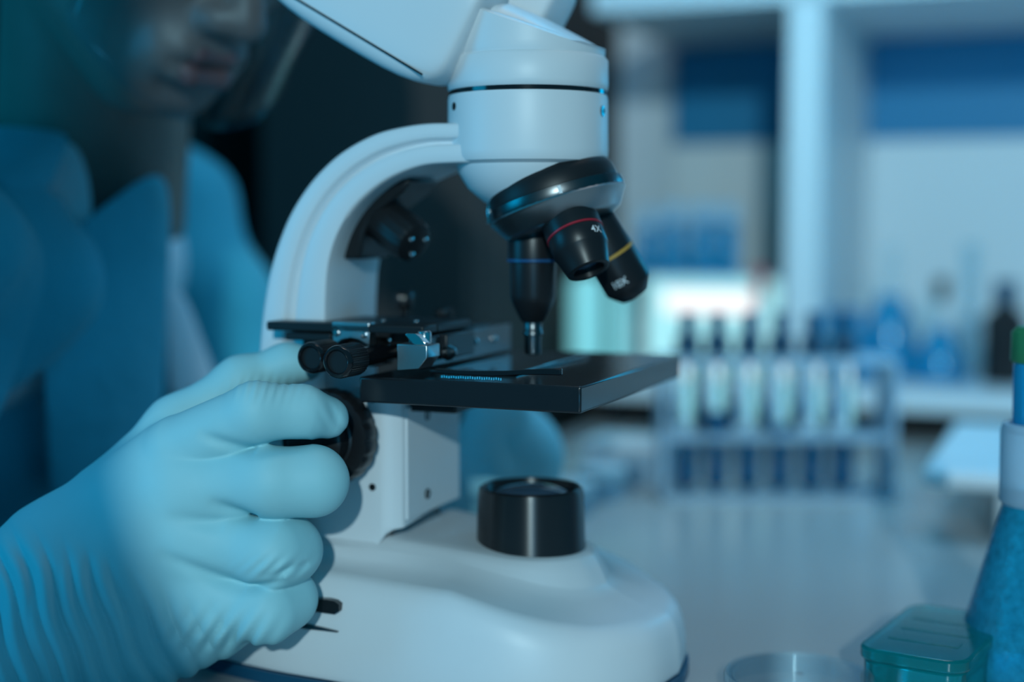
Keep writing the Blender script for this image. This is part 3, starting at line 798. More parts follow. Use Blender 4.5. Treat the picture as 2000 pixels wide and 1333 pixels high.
def knurl(c, r, L, name, vsh):
    m_ = MB()
    m_.lathe([(r * 0.35, 0.0030), (r * 0.62, 0.0028), (r * 0.66, 0.0022), (r * 0.70, 0.0004), (r * 0.78, 0.0), (r * 0.88, 0.0004), (r * 0.97, 0.0014), (r, 0.0024)], c, (0, 1, 0), n=96)
    k = link(name, m_.v, m_.f, M['gloss'], mic, angle=60)
    m2 = MB(); m2.lathe([(r * 0.97, 0.0016), (r, 0.0026), (r, L - 0.001), (r * 0.9, L)], c, (0, 1, 0), n=180, rfun=lambda t, h: 1 + 0.022 * (1 if math.cos(45 * t) > 0 else -1) * (1 if 0.002 < h < L - 0.0005 else 0))
    link('knurled_grip', m2.v, m2.f, M['blackmatte'], k, angle=25)
    m3 = MB(); m3.lathe([(r * 0.62, L - 0.002), (r * 0.62, L + vsh * 0.5), (r * 0.5, L + vsh * 0.52), (r * 0.5, L + vsh)], c, (0, 1, 0), n=36); link('shaft', m3.v, m3.f, M['gloss'], k)
    return k


kc = on_v(656, 708, -0.083); knurl(kc, 0.0068, 0.0170, 'stage_knob', 0.044)
kc2 = on_v(604, 700, -0.072); knurl(kc2, 0.0066, 0.018, 'stage_knob', 0.034)

# focus knobs: scalloped rim, both sides
for sgn in (-1, 1):
    kx, kz = (-0.0725, 0.1085)
    m_ = MB(); v0 = V0 if sgn < 0 else V1
    m_.lathe([(0.0120, 0.0), (0.0120, 0.0050), (0.0200, 0.0055), (0.0212, 0.0070), (0.0212, 0.0150), (0.0205, 0.0168), (0.0150, 0.0175), (0.0140, 0.0170), (0.0130, 0.0175), (0.0130, 0.0250), (0.0115, 0.0262), (0.004, 0.0262)],
             (kx, v0, kz), (0, sgn, 0), n=160, rfun=lambda t, h: 1 - 0.028 * (0.5 + 0.5 * math.cos(18 * t)) ** 3 if 0.005 < h < 0.0169 else 1)
    m_.build('focus_knob', M['black'], mic, angle=50)

# ================================================================== THE PERSON
per = empty('person', (-0.34, 0.86, -0.90), 0, 'person in blue-lit lab coat and pale blue gloves bending over the microscope', 'person')


def pl_(v):                          # world -> person's frame (no rotation)
    return np.asarray(v, float) - np.array(per.location)


def person_sdf(name, f, lo, hi, h, m, **kw):
    V, Fc = nets(f, lo, hi, h, kw.pop('newton', 2))
    o = link(name, V - np.array(per.location), Fc, m, per, angle=180)
    it = kw.pop('it', 2)
    if it:
        s = o.modifiers.new('smooth', 'SMOOTH'); s.factor = 0.5; s.iterations = it
    return o


def HP(x, y, dY=0.0, Y0=0.572): return at(x, y, Y0 + dY)


PXM = 0.572 / F_PX                   # metres per pixel at the hand


def fold(P, a, b, width, depth, soft=1.0):
    """a crease between two points pressed into the surface (positive value = cut)"""
    a = np.asarray(a); b = np.asarray(b); ab = b - a; d = P - a; t = np.clip((d @ ab) / (ab @ ab), 0, 1)
    q = d - t[:, None] * ab; r2 = (q * q).sum(1)
    return depth * np.exp(-r2 / (2 * width * width)) * np.sin(np.pi * np.clip(t * 0.94 + 0.06, 0, 1)) ** soft


def hand_sdf(P):
    R = PXM
    # palm: from the knuckle row to the wrist, flattened front to back
    wr = HP(150, 1165, 0.012)
    palm = None
    for (x, y, dy, r0, r1) in ((352, 915, 0.010, 84, 118), (362, 985, 0.006, 92, 130), (372, 1075, 0.006, 92, 135), (392, 1165, 0.010, 92, 140)):
        c = cone(P, HP(x, y, dy), wr, r0 * R, r1 * R, ((0, 1, 0.0), 0.92)); palm = c if palm is None else smin(palm, c, 0.010)
    hyp = cone(P, HP(432, 1196, 0.016), HP(250, 1255, 0.018), 84 * R, 118 * R); palm = smin(palm, hyp, 0.014)
    top = cone(P, HP(330, 900, 0.020), HP(120, 1080, 0.022), 70 * R, 110 * R); palm = smin(palm, top, 0.014)
    arm = cone(P, HP(140, 1180, 0.014), HP(-330, 1500, 0.03), 168 * R, 185 * R, ((0, 1, 0.0), 0.9)); palm = smin(palm, arm, 0.02)
    # fingers
    idx = chain(P, [HP(362, 880, 0.008), HP(500, 806, -0.004), HP(590, 806, 0.002), HP(640, 816, 0.009)], [74 * R, 59 * R, 53 * R, 42 * R], 0.003)
    mid = chain(P, [HP(372, 950, 0.004), HP(530, 940, -0.004), HP(612, 940, -0.001), HP(630, 936, 0.014)], [72 * R, 68 * R, 64 * R, 46 * R], 0.006)
    rin = chain(P, [HP(385, 1050, 0.004), HP(530, 1080, -0.004), HP(562, 1075, 0.004), HP(545, 1064, 0.026)], [70 * R, 66 * R, 62 * R, 48 * R], 0.006)
    pin = chain(P, [HP(402, 1160, 0.006), HP(520, 1190, -0.001), HP(558, 1170, 0.008), HP(530, 1150, 0.03)], [72 * R, 64 * R, 58 * R, 48 * R], 0.005)
    thu = chain(P, [HP(235, 975, 0.030), HP(345, 835, 0.040), HP(470, 745, 0.046), HP(560, 712, 0.050), HP(600, 712, 0.050)], [92 * R, 60 * R, 47 * R, 38 * R, 34 * R], 0.008)
    k = 0.006
    d = smin(palm, idx, k)
    for g in (mid, rin, pin):
        # blend with the palm near the knuckles, a tight crease between neighbouring fingers further out
        d = smin(d, g, 0.0016)
    d = smin(d, smin(palm, mid, 0.012), 0.001); d = smin(d, smin(palm, rin, 0.012), 0.001); d = smin(d, smin(palm, pin, 0.012), 0.001)
    d = smin(d, thu, 0.006)
    # creases of the stretched glove running back from the finger webs
    fs_ = HP(0, 0)[1]
    for (a, b, w_, dp) in (((402, 852), (500, 884), 0.0018, 0.0022), ((498, 884), (600, 868), 0.0014, 0.0020),
                           ((425, 982), (505, 1014), 0.0018, 0.0024), ((345, 1008), (440, 1028), 0.0022, 0.0010),
                           ((480, 1150), (560, 1126), 0.0016, 0.0022), ((330, 1085), (482, 1152), 0.0022, 0.0022), ((520, 1120), (600, 1100), 0.0014, 0.0016),
                           ((430, 985), (545, 1030), 0.0030, 0.0008)):
        near = 0.0
        A3 = HP(*a, -0.010); B3 = HP(*b, -0.010)
        # crease volume reaches in depth
        Q = P.copy(); Q[:, 1] = A3[1] + (P[:, 1] - A3[1]) * 0.12
        d = d + fold(Q, A3, B3, w_, dp, 0.6)
    # wrinkles round the wrist and the heel of the hand
    X = 1000 + (P[:, 0] - CAM[0]) / np.maximum(P[:, 1], .1) * F_PX; Yp = 440 - (P[:, 2] - CAM[2]) / np.maximum(P[:, 1], .1) * F_PX
    s = (X - 40) * 0.88 - (Yp - 1150) * 0.30           # across the folds
    l = (Yp - 1040) / 300.0
    warp = 9 * np.sin(Yp * 0.010 + X * 0.008) + 3 * np.sin(Yp * 0.030 + X * 0.02 + 1.3)
    amp = np.clip((Yp - 985) / 130, 0, 1) * np.clip((470 - X - 0.0 * Yp) / 180, 0, 1) * np.clip((Yp - (1050 + 0.45 * (X - 60))) / 90 + 0.25, 0, 1)
    wv = 1.4 * (0.5 - np.abs(np.sin((s + warp) * 0.080))) + 0.7 * (0.5 - np.abs(np.sin((s + warp * 2) * 0.047 + 0.8)))
    d = d + 0.0017 * amp * wv
    # small puckers at the lower edge and on the finger joints
    amp2 = np.exp(-(((X - 430) / 95) ** 2 + ((Yp - 1258) / 42) ** 2)); d = d + 0.0010 * amp2 * np.sin(X * 0.16 + Yp * 0.10)
    amp3 = np.exp(-(((X - 520) / 60) ** 2 + ((Yp - 762) / 22) ** 2)); d = d + 0.00035 * amp3 * np.sin(X * 0.35 + Yp * 0.1)
    amp4 = np.exp(-(((X - 650) / 30) ** 2 + ((Yp - 815) / 40) ** 2)); d = d + 0.00025 * amp4 * np.sin(X * 0.22 - Yp * 0.12)
    amp5 = np.exp(-(((X - 540) / 60) ** 2 + ((Yp - 1118) / 20) ** 2)); d = d + 0.0006 * amp5 * np.sin(X * 0.2 + Yp * 0.2)
    return d


glo = person_sdf('right_glove', hand_sdf, (-0.262, 0.530, -0.012), (-0.060, 0.668, 0.160), 0.00085, M['glove'], it=1)
glo['label'] = 'pale blue glove stretched over the hand gripping the focus knob'


# left hand reaching round the far side
def lhand(P):
    Y = 0.80
    d = cone(P, at(985, 850, Y), at(1010, 905, Y + 0.02), 0.021, 0.024)
    for k, (a, b) in enumerate((((955, 812), (925, 850)), ((950, 850), (915, 885)), ((955, 885), (925, 915)), ((965, 915), (940, 940)))):
        d = smin(d, chain(P, [at(a[0] + 30, a[1], Y), at(a[0] - 5, a[1], Y - 0.018), at(b[0], b[1], Y - 0.010)], [0.0125, 0.0115, 0.010], 0.003), 0.003)
    d = smin(d, chain(P, [at(1000, 840, Y), at(990, 800, Y - 0.012), at(950, 780, Y - 0.018)], [0.014, 0.012, 0.0105], 0.003), 0.005)
    d = smin(d, cone(P, at(1005, 890, Y + 0.01), at(900, 1010, Y + 0.10), 0.028, 0.032), 0.01)
    return d
lo = at(860, 1060, 0.80) - np.array([0.05, 0.06, 0.03]); hi = at(1090, 740, 0.80) + np.array([0.03, 0.14, 0.02])
lo[2] = 0.004
lg = person_sdf('left_glove', lhand, lo, hi, 0.0025, M['glove'])

# --- head
Fh = np.array([0.80 * 0.82, -0.60 * 0.82, -0.57]); Uh = np.array([0.80 * 0.57, -0.60 * 0.57, 0.82]); Fh /= np.linalg.norm(Fh); Uh -= Fh * (Uh @ Fh); Uh /= np.linalg.norm(Uh)
Lh = np.cross(Uh, Fh)
MO = at(408, 128, 0.745)
HC = MO - 0.092 * Fh + 0.062 * Uh
def H(l, f, u): return HC + Lh * l + Fh * f + Uh * u
AXH = np.stack([Lh, Fh, Uh])


NB = np.array([-0.262, 0.885, 0.205])


def head_sdf(P):
    d = ell(P, H(0, -0.012, 0.040), AXH, (0.076, 0.096, 0.088))
    d = smin(d, ell(P, H(0, 0.030, -0.015), AXH, (0.062, 0.058, 0.075)), 0.03)
    d = smin(d, ell(P, H(0, 0.060, -0.086), AXH, (0.026, 0.022, 0.020)), 0.030)            # chin
    for s in (-1, 1):
        d = smin(d, cone(P, H(0.052 * s, -0.002, -0.055), H(0.018 * s, 0.058, -0.088), 0.016, 0.015), 0.022)   # jaw
        d = smin(d, ell(P, H(0.040 * s, 0.056, -0.010), AXH, (0.024, 0.020, 0.022)), 0.02)  # cheek
        d = smin(d, cone(P, H(0.040 * s, 0.066, 0.026), H(0.012 * s, 0.080, 0.022), 0.009, 0.009), 0.012)    # brow
        d = smin(d, ell(P, H(0.078 * s, -0.005, -0.005), AXH, (0.008, 0.018, 0.030)), 0.006)  # ears
        d = smin(d, ell(P, H(0.012 * s, 0.094, -0.034), AXH, (0.008, 0.010, 0.008)), 0.006)   # nostril wings
        d = -smin(-d, ell(P, H(0.032 * s, 0.084, 0.006), AXH, (0.017, 0.012, 0.010)), 0.008)  # eye sockets
        d = smin(d, ell(P, H(0.032 * s, 0.070, 0.006), AXH, (0.012, 0.012, 0.012)), 0.003)    # eyelids
    d = smin(d, cone(P, H(0, 0.082, 0.012), H(0, 0.104, -0.030), 0.007, 0.0105), 0.009)      # nose
    d = smin(d, ell(P, H(0, 0.082, -0.060), AXH, (0.030, 0.014, 0.020)), 0.012)              # mouth barrel
    d = smin(d, cone(P, H(-0.018, 0.090, -0.056), H(0.018, 0.090, -0.056), 0.0045, 0.0045), 0.006)
    d = smin(d, cone(P, H(-0.014, 0.089, -0.068), H(0.014, 0.089, -0.068), 0.0055, 0.0055), 0.006)
    Q = P
    d = d + fold(Q, H(-0.026, 0.094, -0.0625), H(0.026, 0.094, -0.0625), 0.0030, 0.0035, 0.5)
    d = d + fold(Q, H(-0.02, 0.084, -0.080), H(0.02, 0.084, -0.080), 0.006, 0.004, 0.5)
    d = smin(d, cone(P, H(0, -0.030, -0.030), NB, 0.052, 0.058), 0.020)
    return d
hl = HC - 0.17; hh = HC + 0.16; hl[2] = 0.19
hl[1] -= 0.0; hh[1] += 0.06
person_sdf('body', head_sdf, hl, hh, 0.0035, M['skin'], it=2)
# lips as coloured strips on the mouth
for dz, r, kk in ((-0.0560, 0.0052, 0), (-0.0685, 0.0062, 1)):
    def lipf(P, dz=dz, r=r):
        return chain(P, [H(-0.023, 0.083, -0.0625), H(-0.010, 0.0920, dz), H(0.010, 0.0920, dz), H(0.023, 0.083, -0.0625)], [0.003, r, r, 0.003], 0.003)
    person_sdf('lip', lipf, HC - 0.14, HC + 0.14, 0.0022, M['lip'], it=1)


def hair_sdf(P):
    d = ell(P, H(0, -0.018, 0.046), AXH, (0.082, 0.100, 0.092))
    q = (P - H(0, 0, 0)); fcut = q @ Fh - 0.052 + np.clip(-(q @ Uh) * 1.2 - 0.02, -1, 1) * 0.9
    return np.maximum(d, fcut)
person_sdf('hair', hair_sdf, HC - 0.17, HC + 0.17, 0.005, M['hair'], it=2)

# face shield: clear curved sheet from above the eyes to below the chin
sh = []; shf = []
NU, NW = 28, 16
for j in range(NW + 1):
    u = 0.075 - j / NW * 0.162
    for i in range(NU + 1):
        a = -1.15 + 2.3 * i / NU
        rad = 0.082 + 0.003 * math.sin(j / NW * 3.1)
        drop = 0.0 if j < NW - 3 else -0.0
        sh.append(pl_(H(rad * math.sin(a), 0.038 + rad * 0.92 * math.cos(a), u + 0.05 * (1 - math.cos(a)) * (j / NW))))
for j in range(NW):
    for i in range(NU):
        a = j * (NU + 1) + i; shf.append((a, a + 1, a + NU + 2, a + NU + 1))
link('face_shield', sh, shf, M['visor'], per, angle=180, solidify=0.0012)

# --- torso, coat, shirt, sleeves, trousers, shoes
RS_ = np.array([-0.290, 0.715, 0.185]); LS_ = np.array([-0.258, 1.030, 0.205])
CH = np.array([-0.330, 0.870, 0.060]); BL = np.array([-0.400, 0.860, -0.160]); HPV = np.array([-0.430, 0.860, -0.330])


def shirt_sdf(P):
    ax = np.stack([(LS_ - RS_) / np.linalg.norm(LS_ - RS_), [1.0, 0, 0], [0, 0, 1.0]])
    d = cone(P, NB - np.array([0.045, 0, 0.055]), BL, 0.088, 0.115, ((1, 0, 0), 0.80))
    d = smin(d, cone(P, RS_ + [-0.02, 0.06, -0.03], LS_ + [-0.03, -0.06, -0.03], 0.065, 0.065), 0.04)
    return d
person_sdf('shirt', shirt_sdf, (-0.58, 0.62, -0.30), (-0.12, 1.12, 0.30), 0.008, M['shirt'])


def folds(P, k=1.0):
    return k * (0.004 * np.sin(P[:, 2] * 62 + P[:, 1] * 30 + 3 * np.sin(P[:, 0] * 20)) + 0.006 * np.sin(P[:, 2] * 25 - P[:, 1] * 70 + P[:, 0] * 40))


def coat_sdf(P):
    d = cone(P, NB - np.array([0.060, 0, 0.06]), HPV, 0.112, 0.150, ((1, 0, 0), 0.82))
    d = smin(d, cone(P, RS_ + [-0.01, 0.04, -0.01], LS_ + [-0.02, -0.05, -0.01], 0.074, 0.055), 0.05)
    d = smin(d, cone(P, HPV, HPV + [0, 0, -0.25], 0.15, 0.17, ((1, 0, 0), 0.82)), 0.04)
    d = d + folds(P, 0.8)
    # opening down the front
    cut = np.abs(P[:, 1] - (0.872 + 0.0 * P[:, 2])) - (0.014 + 0.34 * np.clip(P[:, 2] + 0.08, 0, 0.3)); cut = np.maximum(cut, -(P[:, 0] + 0.30))
    d = np.maximum(d, -cut)
    d = np.maximum(d, P[:, 2] - 0.262)
    return d
person_sdf('lab_coat', coat_sdf, (-0.68, 0.58, -0.62), (-0.12, 1.15, 0.30), 0.007, M['coat'])

EL = np.array([-0.205, 1.06, 0.050]); LW = at(915, 1000, 0.89)
RE = np.array([-0.440, 0.600, -0.055])
def lsleeve(P):
    d = chain(P, [LS_ + [0.0, 0.0, 0.0], EL, LW + [-0.01, 0.01, 0.0]], [0.056, 0.050, 0.038], 0.02)
    return d + folds(P, 1.0)
def rsleeve(P):
    d = chain(P, [RS_ + [-0.01, 0.0, -0.01], RE, [-0.285, 0.602, -0.005]], [0.066, 0.054, 0.045], 0.02)
    return d + folds(P, 1.0)
person_sdf('sleeve', lsleeve, (-0.32, 0.84, -0.03), (0.02, 1.16, 0.32), 0.006, M['coat'])
person_sdf('sleeve', rsleeve, (-0.54, 0.52, -0.14), (-0.22, 0.82, 0.30), 0.006, M['coat'])


# lapels and collar as thick folded cloth
def cloth(name, rows, m, th=0.003):
    n = len(rows[0]); V = [pl_(p) for r in rows for p in r]
    Fc = [(j * n + i, j * n + i + 1, (j + 1) * n + i + 1, (j + 1) * n + i) for j in range(len(rows) - 1) for i in range(n - 1)]
    return link(name, V, Fc, m, per, angle=180, solidify=th, subsurf=2)
cloth('lapel', [[at(330, 300, .80), at(200, 400, .78), at(95, 480, .76), at(70, 600, .75)],
                [at(340, 420, .83), at(240, 480, .80), at(130, 560, .77), at(80, 700, .75)],
                [at(330, 600, .85), at(270, 650, .82), at(180, 760, .79), at(90, 860, .77)],
                [at(320, 900, .86), at(260, 900, .83), at(180, 950, .80), at(90, 1020, .78)]], M['coat'])
cloth('collar', [[at(-40, 235, .76), at(60, 250, .765), at(150, 255, .79)],
                 [at(-60, 300, .735), at(40, 310, .74), at(125, 305, .77)],
                 [at(-60, 340, .715), at(30, 375, .725), at(95, 395, .755)]], M['coat'])
cloth('shirt_collar', [[at(150, 262, .80), at(100, 280, .79), at(50, 290, .78)], [at(185, 370, .79), at(140, 380, .78), at(90, 380, .765)], [at(180, 500, .775), at(130, 500, .77), at(80, 500, .76)], [at(120, 640, .77), at(60, 640, .765), at(-20, 640, .75)]], M['shirt'])


cloth('shirt_front', [[at(325, 560, .88), at(345, 560, .89), at(360, 570, .90)], [at(325, 680, .88), at(365, 690, .895), at(405, 690, .91)], [at(325, 800, .88), at(385, 800, .895), at(450, 800, .92)]], M['shirt'])


def legs(P):
    d = None
    for yy in (0.77, 0.95):
        c = chain(P, [[-0.43, yy, -0.42], [-0.42, yy, -0.66], [-0.45, yy, -0.835]], [0.085, 0.062, 0.05], 0.02); d = c if d is None else np.minimum(d, c)
    return smin(d, ell(P, HPV + [0, 0, -0.03], np.eye(3), (0.11, 0.15, 0.11)), 0.03)
person_sdf('trousers', legs, (-0.60, 0.66, -0.88), (-0.28, 1.06, -0.26), 0.01, M['trousers'])
for yy in (0.77, 0.95):
    def shoe(P, yy=yy):
        d = smin(ell(P, (-0.40, yy, -0.868), np.eye(3), (0.12, 0.045, 0.03)), ell(P, (-0.45, yy, -0.845), np.eye(3), (0.055, 0.042, 0.05)), 0.02); return np.maximum(d, -0.899 - P[:, 2])
    person_sdf('shoe', shoe, (-0.56, yy - 0.06, -0.91), (-0.25, yy + 0.06, -0.77), 0.006, M['shoe'])

# ================================================================== THINGS ON THE BENCH
def lathe_obj(name, prof, loc, m, parent=None, n=48, **kw):
    b = MB(); b.lathe(prof, (0, 0, 0), (0, 0, 1), n=n, **kw)
    o = b.build(name, m, parent)
    if loc is not None: o.location = [float(c) for c in loc]
    return o


# --- test tube rack with six capped tubes
RY = 1.04
def bench_at(px, Y, z=0.0): return np.array([(px - 1000) / F_PX * Y, Y, z])
rc = bench_at(1515, RY)
rack = empty('test_tube_rack', rc, 0.0, 'clear test tube rack with round holes standing in the middle of the bench', 'rack')
RW = 0.170
zs = {'shelf_low': 0.004, 'mid': 0.042, 'top': 0.103}
tube_px = (1345, 1403, 1465, 1527, 1590, 1650)
tube_x = [(p - 1000) / F_PX * RY - rc[0] for p in tube_px]
def holed_plate(name, z, th, holes):
    """plate with round holes, cut as cells"""
    V, Fc = [], []
    xs = [-RW / 2] + [(tube_x[i] + tube_x[i + 1]) / 2 for i in range(5)] + [RW / 2]
    d = 0.024; r = 0.0100
    for i in range(6):
        x0, x1, cx = xs[i], xs[i + 1], tube_x[i]
        N = 24
        for zz in (z, z + th):
            base_ = len(V)
            for k in range(N):
                t = 2 * math.pi * k / N; c_, s_ = math.cos(t), math.sin(t)
                V.append((cx + r * c_, r * s_, zz))
            for k in range(N):
                t = 2 * math.pi * k / N; c_, s_ = math.cos(t), math.sin(t)
                hx = (x1 - cx) if c_ > 0 else (cx - x0)
                sc = min(hx / abs(c_) if abs(c_) > 1e-6 else 9, d / abs(s_) if abs(s_) > 1e-6 else 9)
                V.append((cx + sc * c_, sc * s_, zz))
            for k in range(N):
                Fc.append((base_ + k, base_ + (k + 1) % N, base_ + N + (k + 1) % N, base_ + N + k))
        b0 = len(V) - 4 * N; b1 = b0 + 2 * N
        for k in range(N):
            Fc.append((b0 + k, b0 + (k + 1) % N, b1 + (k + 1) % N, b1 + k)); Fc.append((b0 + N + k, b0 + N + (k + 1) % N, b1 + N + (k + 1) % N, b1 + N + k))
    return link(name, V, Fc, M['frosted'], rack, smooth=False)
holed_plate('top_plate', 0.100, 0.004, tube_x)
holed_plate('middle_plate', 0.044, 0.004, tube_x)
b = MB(); b.box((0, 0, 0.002), (RW, 0.05, 0.004)); b.build('base_plate', M['frosted'], rack, bevel=0.0005)
for s in (-1, 1):
    b = MB(); b.box((s * (RW / 2 - 0.002), 0, 0.052), (0.004, 0.050, 0.103)); b.build('end_plate', M['frosted'], rack, bevel=0.0005)


def test_tube(x, y, lev, label, capm='capblue', gname='capped test tubes in the rack'):
    t = empty('test_tube', (x, y, 0.0045), 0, label, 'test tube', gname)
    R_ = 0.0093
    pr = [(R_ * math.sin(a), R_ - R_ * math.cos(a)) for a in np.linspace(0.12, math.pi / 2, 7)]
    g = MB(); g.lathe(pr + [(R_, 0.110), (R_ * 1.1, 0.112), (R_ * 1.1, 0.114), (R_ * 0.9, 0.1142), (R_ * 0.88, 0.112)], n=32, cap=False); g.build('glass_wall', M['tubeglass'], t)
    r2 = R_ * 0.88
    pr = [(r2 * math.sin(a), R_ - r2 * math.cos(a)) for a in np.linspace(0.12, math.pi / 2, 7)]
    g = MB(); g.lathe(pr + [(r2, lev)], n=28); g.build('liquid', M['darkliq'], t)
    g = MB(); g.lathe([(R_ * 0.8, 0.100), (R_ * 0.86, 0.1145), (R_ * 0.62, 0.1150), (R_ * 0.60, 0.131), (R_ * 0.5, 0.132)], n=28); g.build('stopper', M[capm], t)
    return t
tl = ('test tube at the left end of the clear rack', 'second test tube from the left end of the clear rack', 'third test tube from the left end of the clear rack',
      'third test tube from the right end of the clear rack', 'second test tube from the right end of the clear rack', 'test tube at the right end of the clear rack')
levs = (0.042, 0.060, 0.040, 0.050, 0.038, 0.040)
for i, x in enumerate(tube_x): test_tube(rc[0] + x, rc[1], levs[i], tl[i])

# --- things on the bottom shelf: light box, glowing cylinders, bottles, flasks (z = 0.05)
SH = 0.0500
def on_shelf(px, v):                 # world point at shelf height
    u = u_at(px, v); return W(u, v, SH)
def px_scale(p): return p[1] / F_PX
def z_at(py, p): return 0.2 + (440 - py) / F_PX * p[1]


LV = 0.80
a, b = u_at(1258, LV), u_at(1528, LV)
lx = W((a + b) / 2, LV + 0.03, SH)
lbx = empty('light_box', lx, TH, 'glowing white light box on the bottom shelf behind the test tube rack', 'light box')
wd_ = b - a; ht = z_at(538, lx) - SH
bb = MB(); bb.box((0, 0.002, ht / 2), (wd_, 0.056, ht - 0.0005)); bb.build('casing', M['shelf'], lbx, bevel=0.006, seg=4)
bb = MB(); bb.box((0, -0.028, ht * 0.5), (wd_ * 0.96, 0.006, ht * 0.92)); bb.build('diffuser', mat('bright_diffuser', (0.15, 0.25, 0.27), 0.5, emis=(0.36, 0.74, 0.78), estr=1.0), lbx, bevel=0.0029, seg=4)
bb = MB(); bb.box((-0.002, -0.0315, ht * 0.735), (wd_ * 0.66, 0.0025, ht * 0.22)); bb.build('bright_panel', M['lamp'], lbx, bevel=0.001, seg=2)
for px, w_, y0, lab in ((1146, 66, 536, 'wide glowing cylinder left of the light box'), (1213, 34, 556, 'slim glowing cylinder beside the light box')):
    p = on_shelf(px, LV); r = w_ / 2 * px_scale(p); h = z_at(y0, p) - SH
    t = empty('glowing_cylinder', p, 0, lab, 'lamp')
    lathe_obj('glowing_wall', [(r * 0.96, 0.004), (r, 0.008), (r, h - 0.012), (r * 0.85, h - 0.003), (r * 0.4, h)], None, M['glowcyan'], t)  # cylinder wall with its own cyan emission
    lathe_obj('base', [(r * 0.9, 0.0002), (r * 0.92, 0.0038)], None, M['shelf'], t)
# bottles with pale caps on top of the light box
zt = SH + ht
for px, w_, y0, lab in ((1265, 44, 408, 'leftmost pale-capped blue bottle on the light box'), (1316, 50, 398, 'pale-capped blue bottle second from the left on the light box'), (1372, 50, 397, 'pale-capped blue bottle second from the right on the light box'), (1422, 48, 399, 'rightmost pale-capped blue bottle on the light box')):
    u = u_at(px, LV + 0.03); p = W(u, LV + 0.03, zt + 0.0003); r = w_ / 2 * px_scale(p) * 0.93; h = z_at(y0, p) - zt
    t = empty('reagent_bottle', p, 0, lab, 'bottle', 'capped bottles on the light box')
    lathe_obj('body', [(r * 0.95, 0), (r, 0.002), (r, h - 0.022), (r * 0.8, h - 0.019)], None, M['bluebottle'], t, n=32)
    lathe_obj('cap', [(r * 0.98, h - 0.0185), (r, h - 0.017), (r, h - 0.002), (r * 0.9, h)], None, M['frosted'], t, n=32)
# red marker
p = W(u_at(1502, LV + 0.0), LV - 0.0395, SH); t = empty('marker_pen', p, 0.0, 'red-capped marker pen standing at the right end of the light box', 'pen')
hm = z_at(522, p) - SH
lathe_obj('barrel', [(0.0042, 0.0), (0.0045, 0.001), (0.0045, hm - 0.0305)], None, M['shelf'], t, n=24)
lathe_obj('cap', [(0.0053, hm - 0.030), (0.0055, hm - 0.029), (0.0050, hm - 0.002), (0.003, hm)], None, M['red'], t, n=24)


def flask(px, w_, ytop, v, label, neck=0.35, liquid='bluebottle', stop=None, name='conical_flask', cat='flask'):
    p = on_shelf(px, v); s = px_scale(p); r = w_ / 2 * s; h = z_at(ytop, p) - SH
    t = empty(name, p, 0, label, cat)
    g = MB(); g.lathe([(r * 0.94, 0.0003), (r, 0.003), (r * 0.98, 0.010), (r * neck, h * 0.72), (r * neck, h - 0.002), (r * neck * 1.15, h)], n=40, cap=False); g.build('glass_wall', M['glass'], t)
    g = MB(); g.lathe([(r * 0.90, 0.002), (r * 0.94, 0.008), (r * 0.94 + (r * neck * 0.9 - r * 0.94) * 0.82, h * 0.62)], n=40); g.build('liquid', M[liquid], t)
    if stop:
        g = MB(); g.lathe([(r * neck * 0.85, h - 0.008), (r * neck * 1.05, h + 0.001), (r * neck * 1.5, h + 0.002), (r * neck * 1.5, h + 0.014), (r * neck * 1.2, h + 0.016)], n=32); g.build('stopper', M[stop], t)
    return t
flask(1742, 150, 480, 0.86, 'conical flask of blue liquid nearest the white upright', liquid='bluebottle', neck=0.2)
flask(1842, 120, 575, 0.84, 'conical flask of blue liquid closed with a black stopper', liquid='bluebottle', stop='black', neck=0.16)
p = on_shelf(1968, 0.83); s = px_scale(p); r = 42 * s; h = z_at(590, p) - SH
t = empty('reagent_bottle', p, 0, 'dark bottle with a black cap at the right edge of the shelf', 'bottle')
lathe_obj('body', [(r * 0.97, 0.0002), (r, 0.003), (r, h * 0.82), (r * 0.45, h * 0.95), (r * 0.42, h)], None, M['black'], t)
lathe_obj('cap', [(r * 0.5, h + 0.0004), (r * 0.52, h + 0.001), (r * 0.52, h + 0.018), (r * 0.4, h + 0.020)], None, M['capblue'], t)
# tall measuring cylinder behind
p = on_shelf(1898, 0.78); s = px_scale(p); r = 22 * s; h = z_at(475, p) - SH
t = empty('measuring_cylinder', p, 0, 'tall clear measuring cylinder beside the dark bottle', 'measuring cylinder')
lathe_obj('tube', [(r * 0.8, 0.004), (r * 0.8, h - 0.002), (r * 0.9, h), (r * 0.7, h), (r * 0.7, 0.005)], None, M['glass'], t, cap=False)
lathe_obj('foot', [(r * 1.5, 0.0002), (r * 1.5, 0.002), (r * 0.9, 0.004)], None, M['frosted'], t)
# small blue bottles low on the shelf behind the rack
for px, w_, y0, lab in ((1549, 48, 605, 'squat blue jar left on the bottom shelf behind the rack'), (1610, 52, 602, 'squat blue jar in the middle behind the rack'), (1666, 50, 604, 'squat blue jar next to the conical flask')):
    p = on_shelf(px, 0.78); r = w_ / 2 * px_scale(p); h = z_at(y0, p) - SH
    t = empty('reagent_jar', p, 0, lab, 'jar', 'squat blue jars behind the rack')
    lathe_obj('body', [(r * 0.95, 0.0002), (r, 0.002), (r, h - 0.014), (r * 0.85, h - 0.012)], None, M['bluebottle'], t, n=32)
    lathe_obj('lid', [(r * 0.93, h - 0.0118), (r * 0.93, h - 0.001), (r * 0.85, h)], None, M['blueshade_lid'], t, n=32)

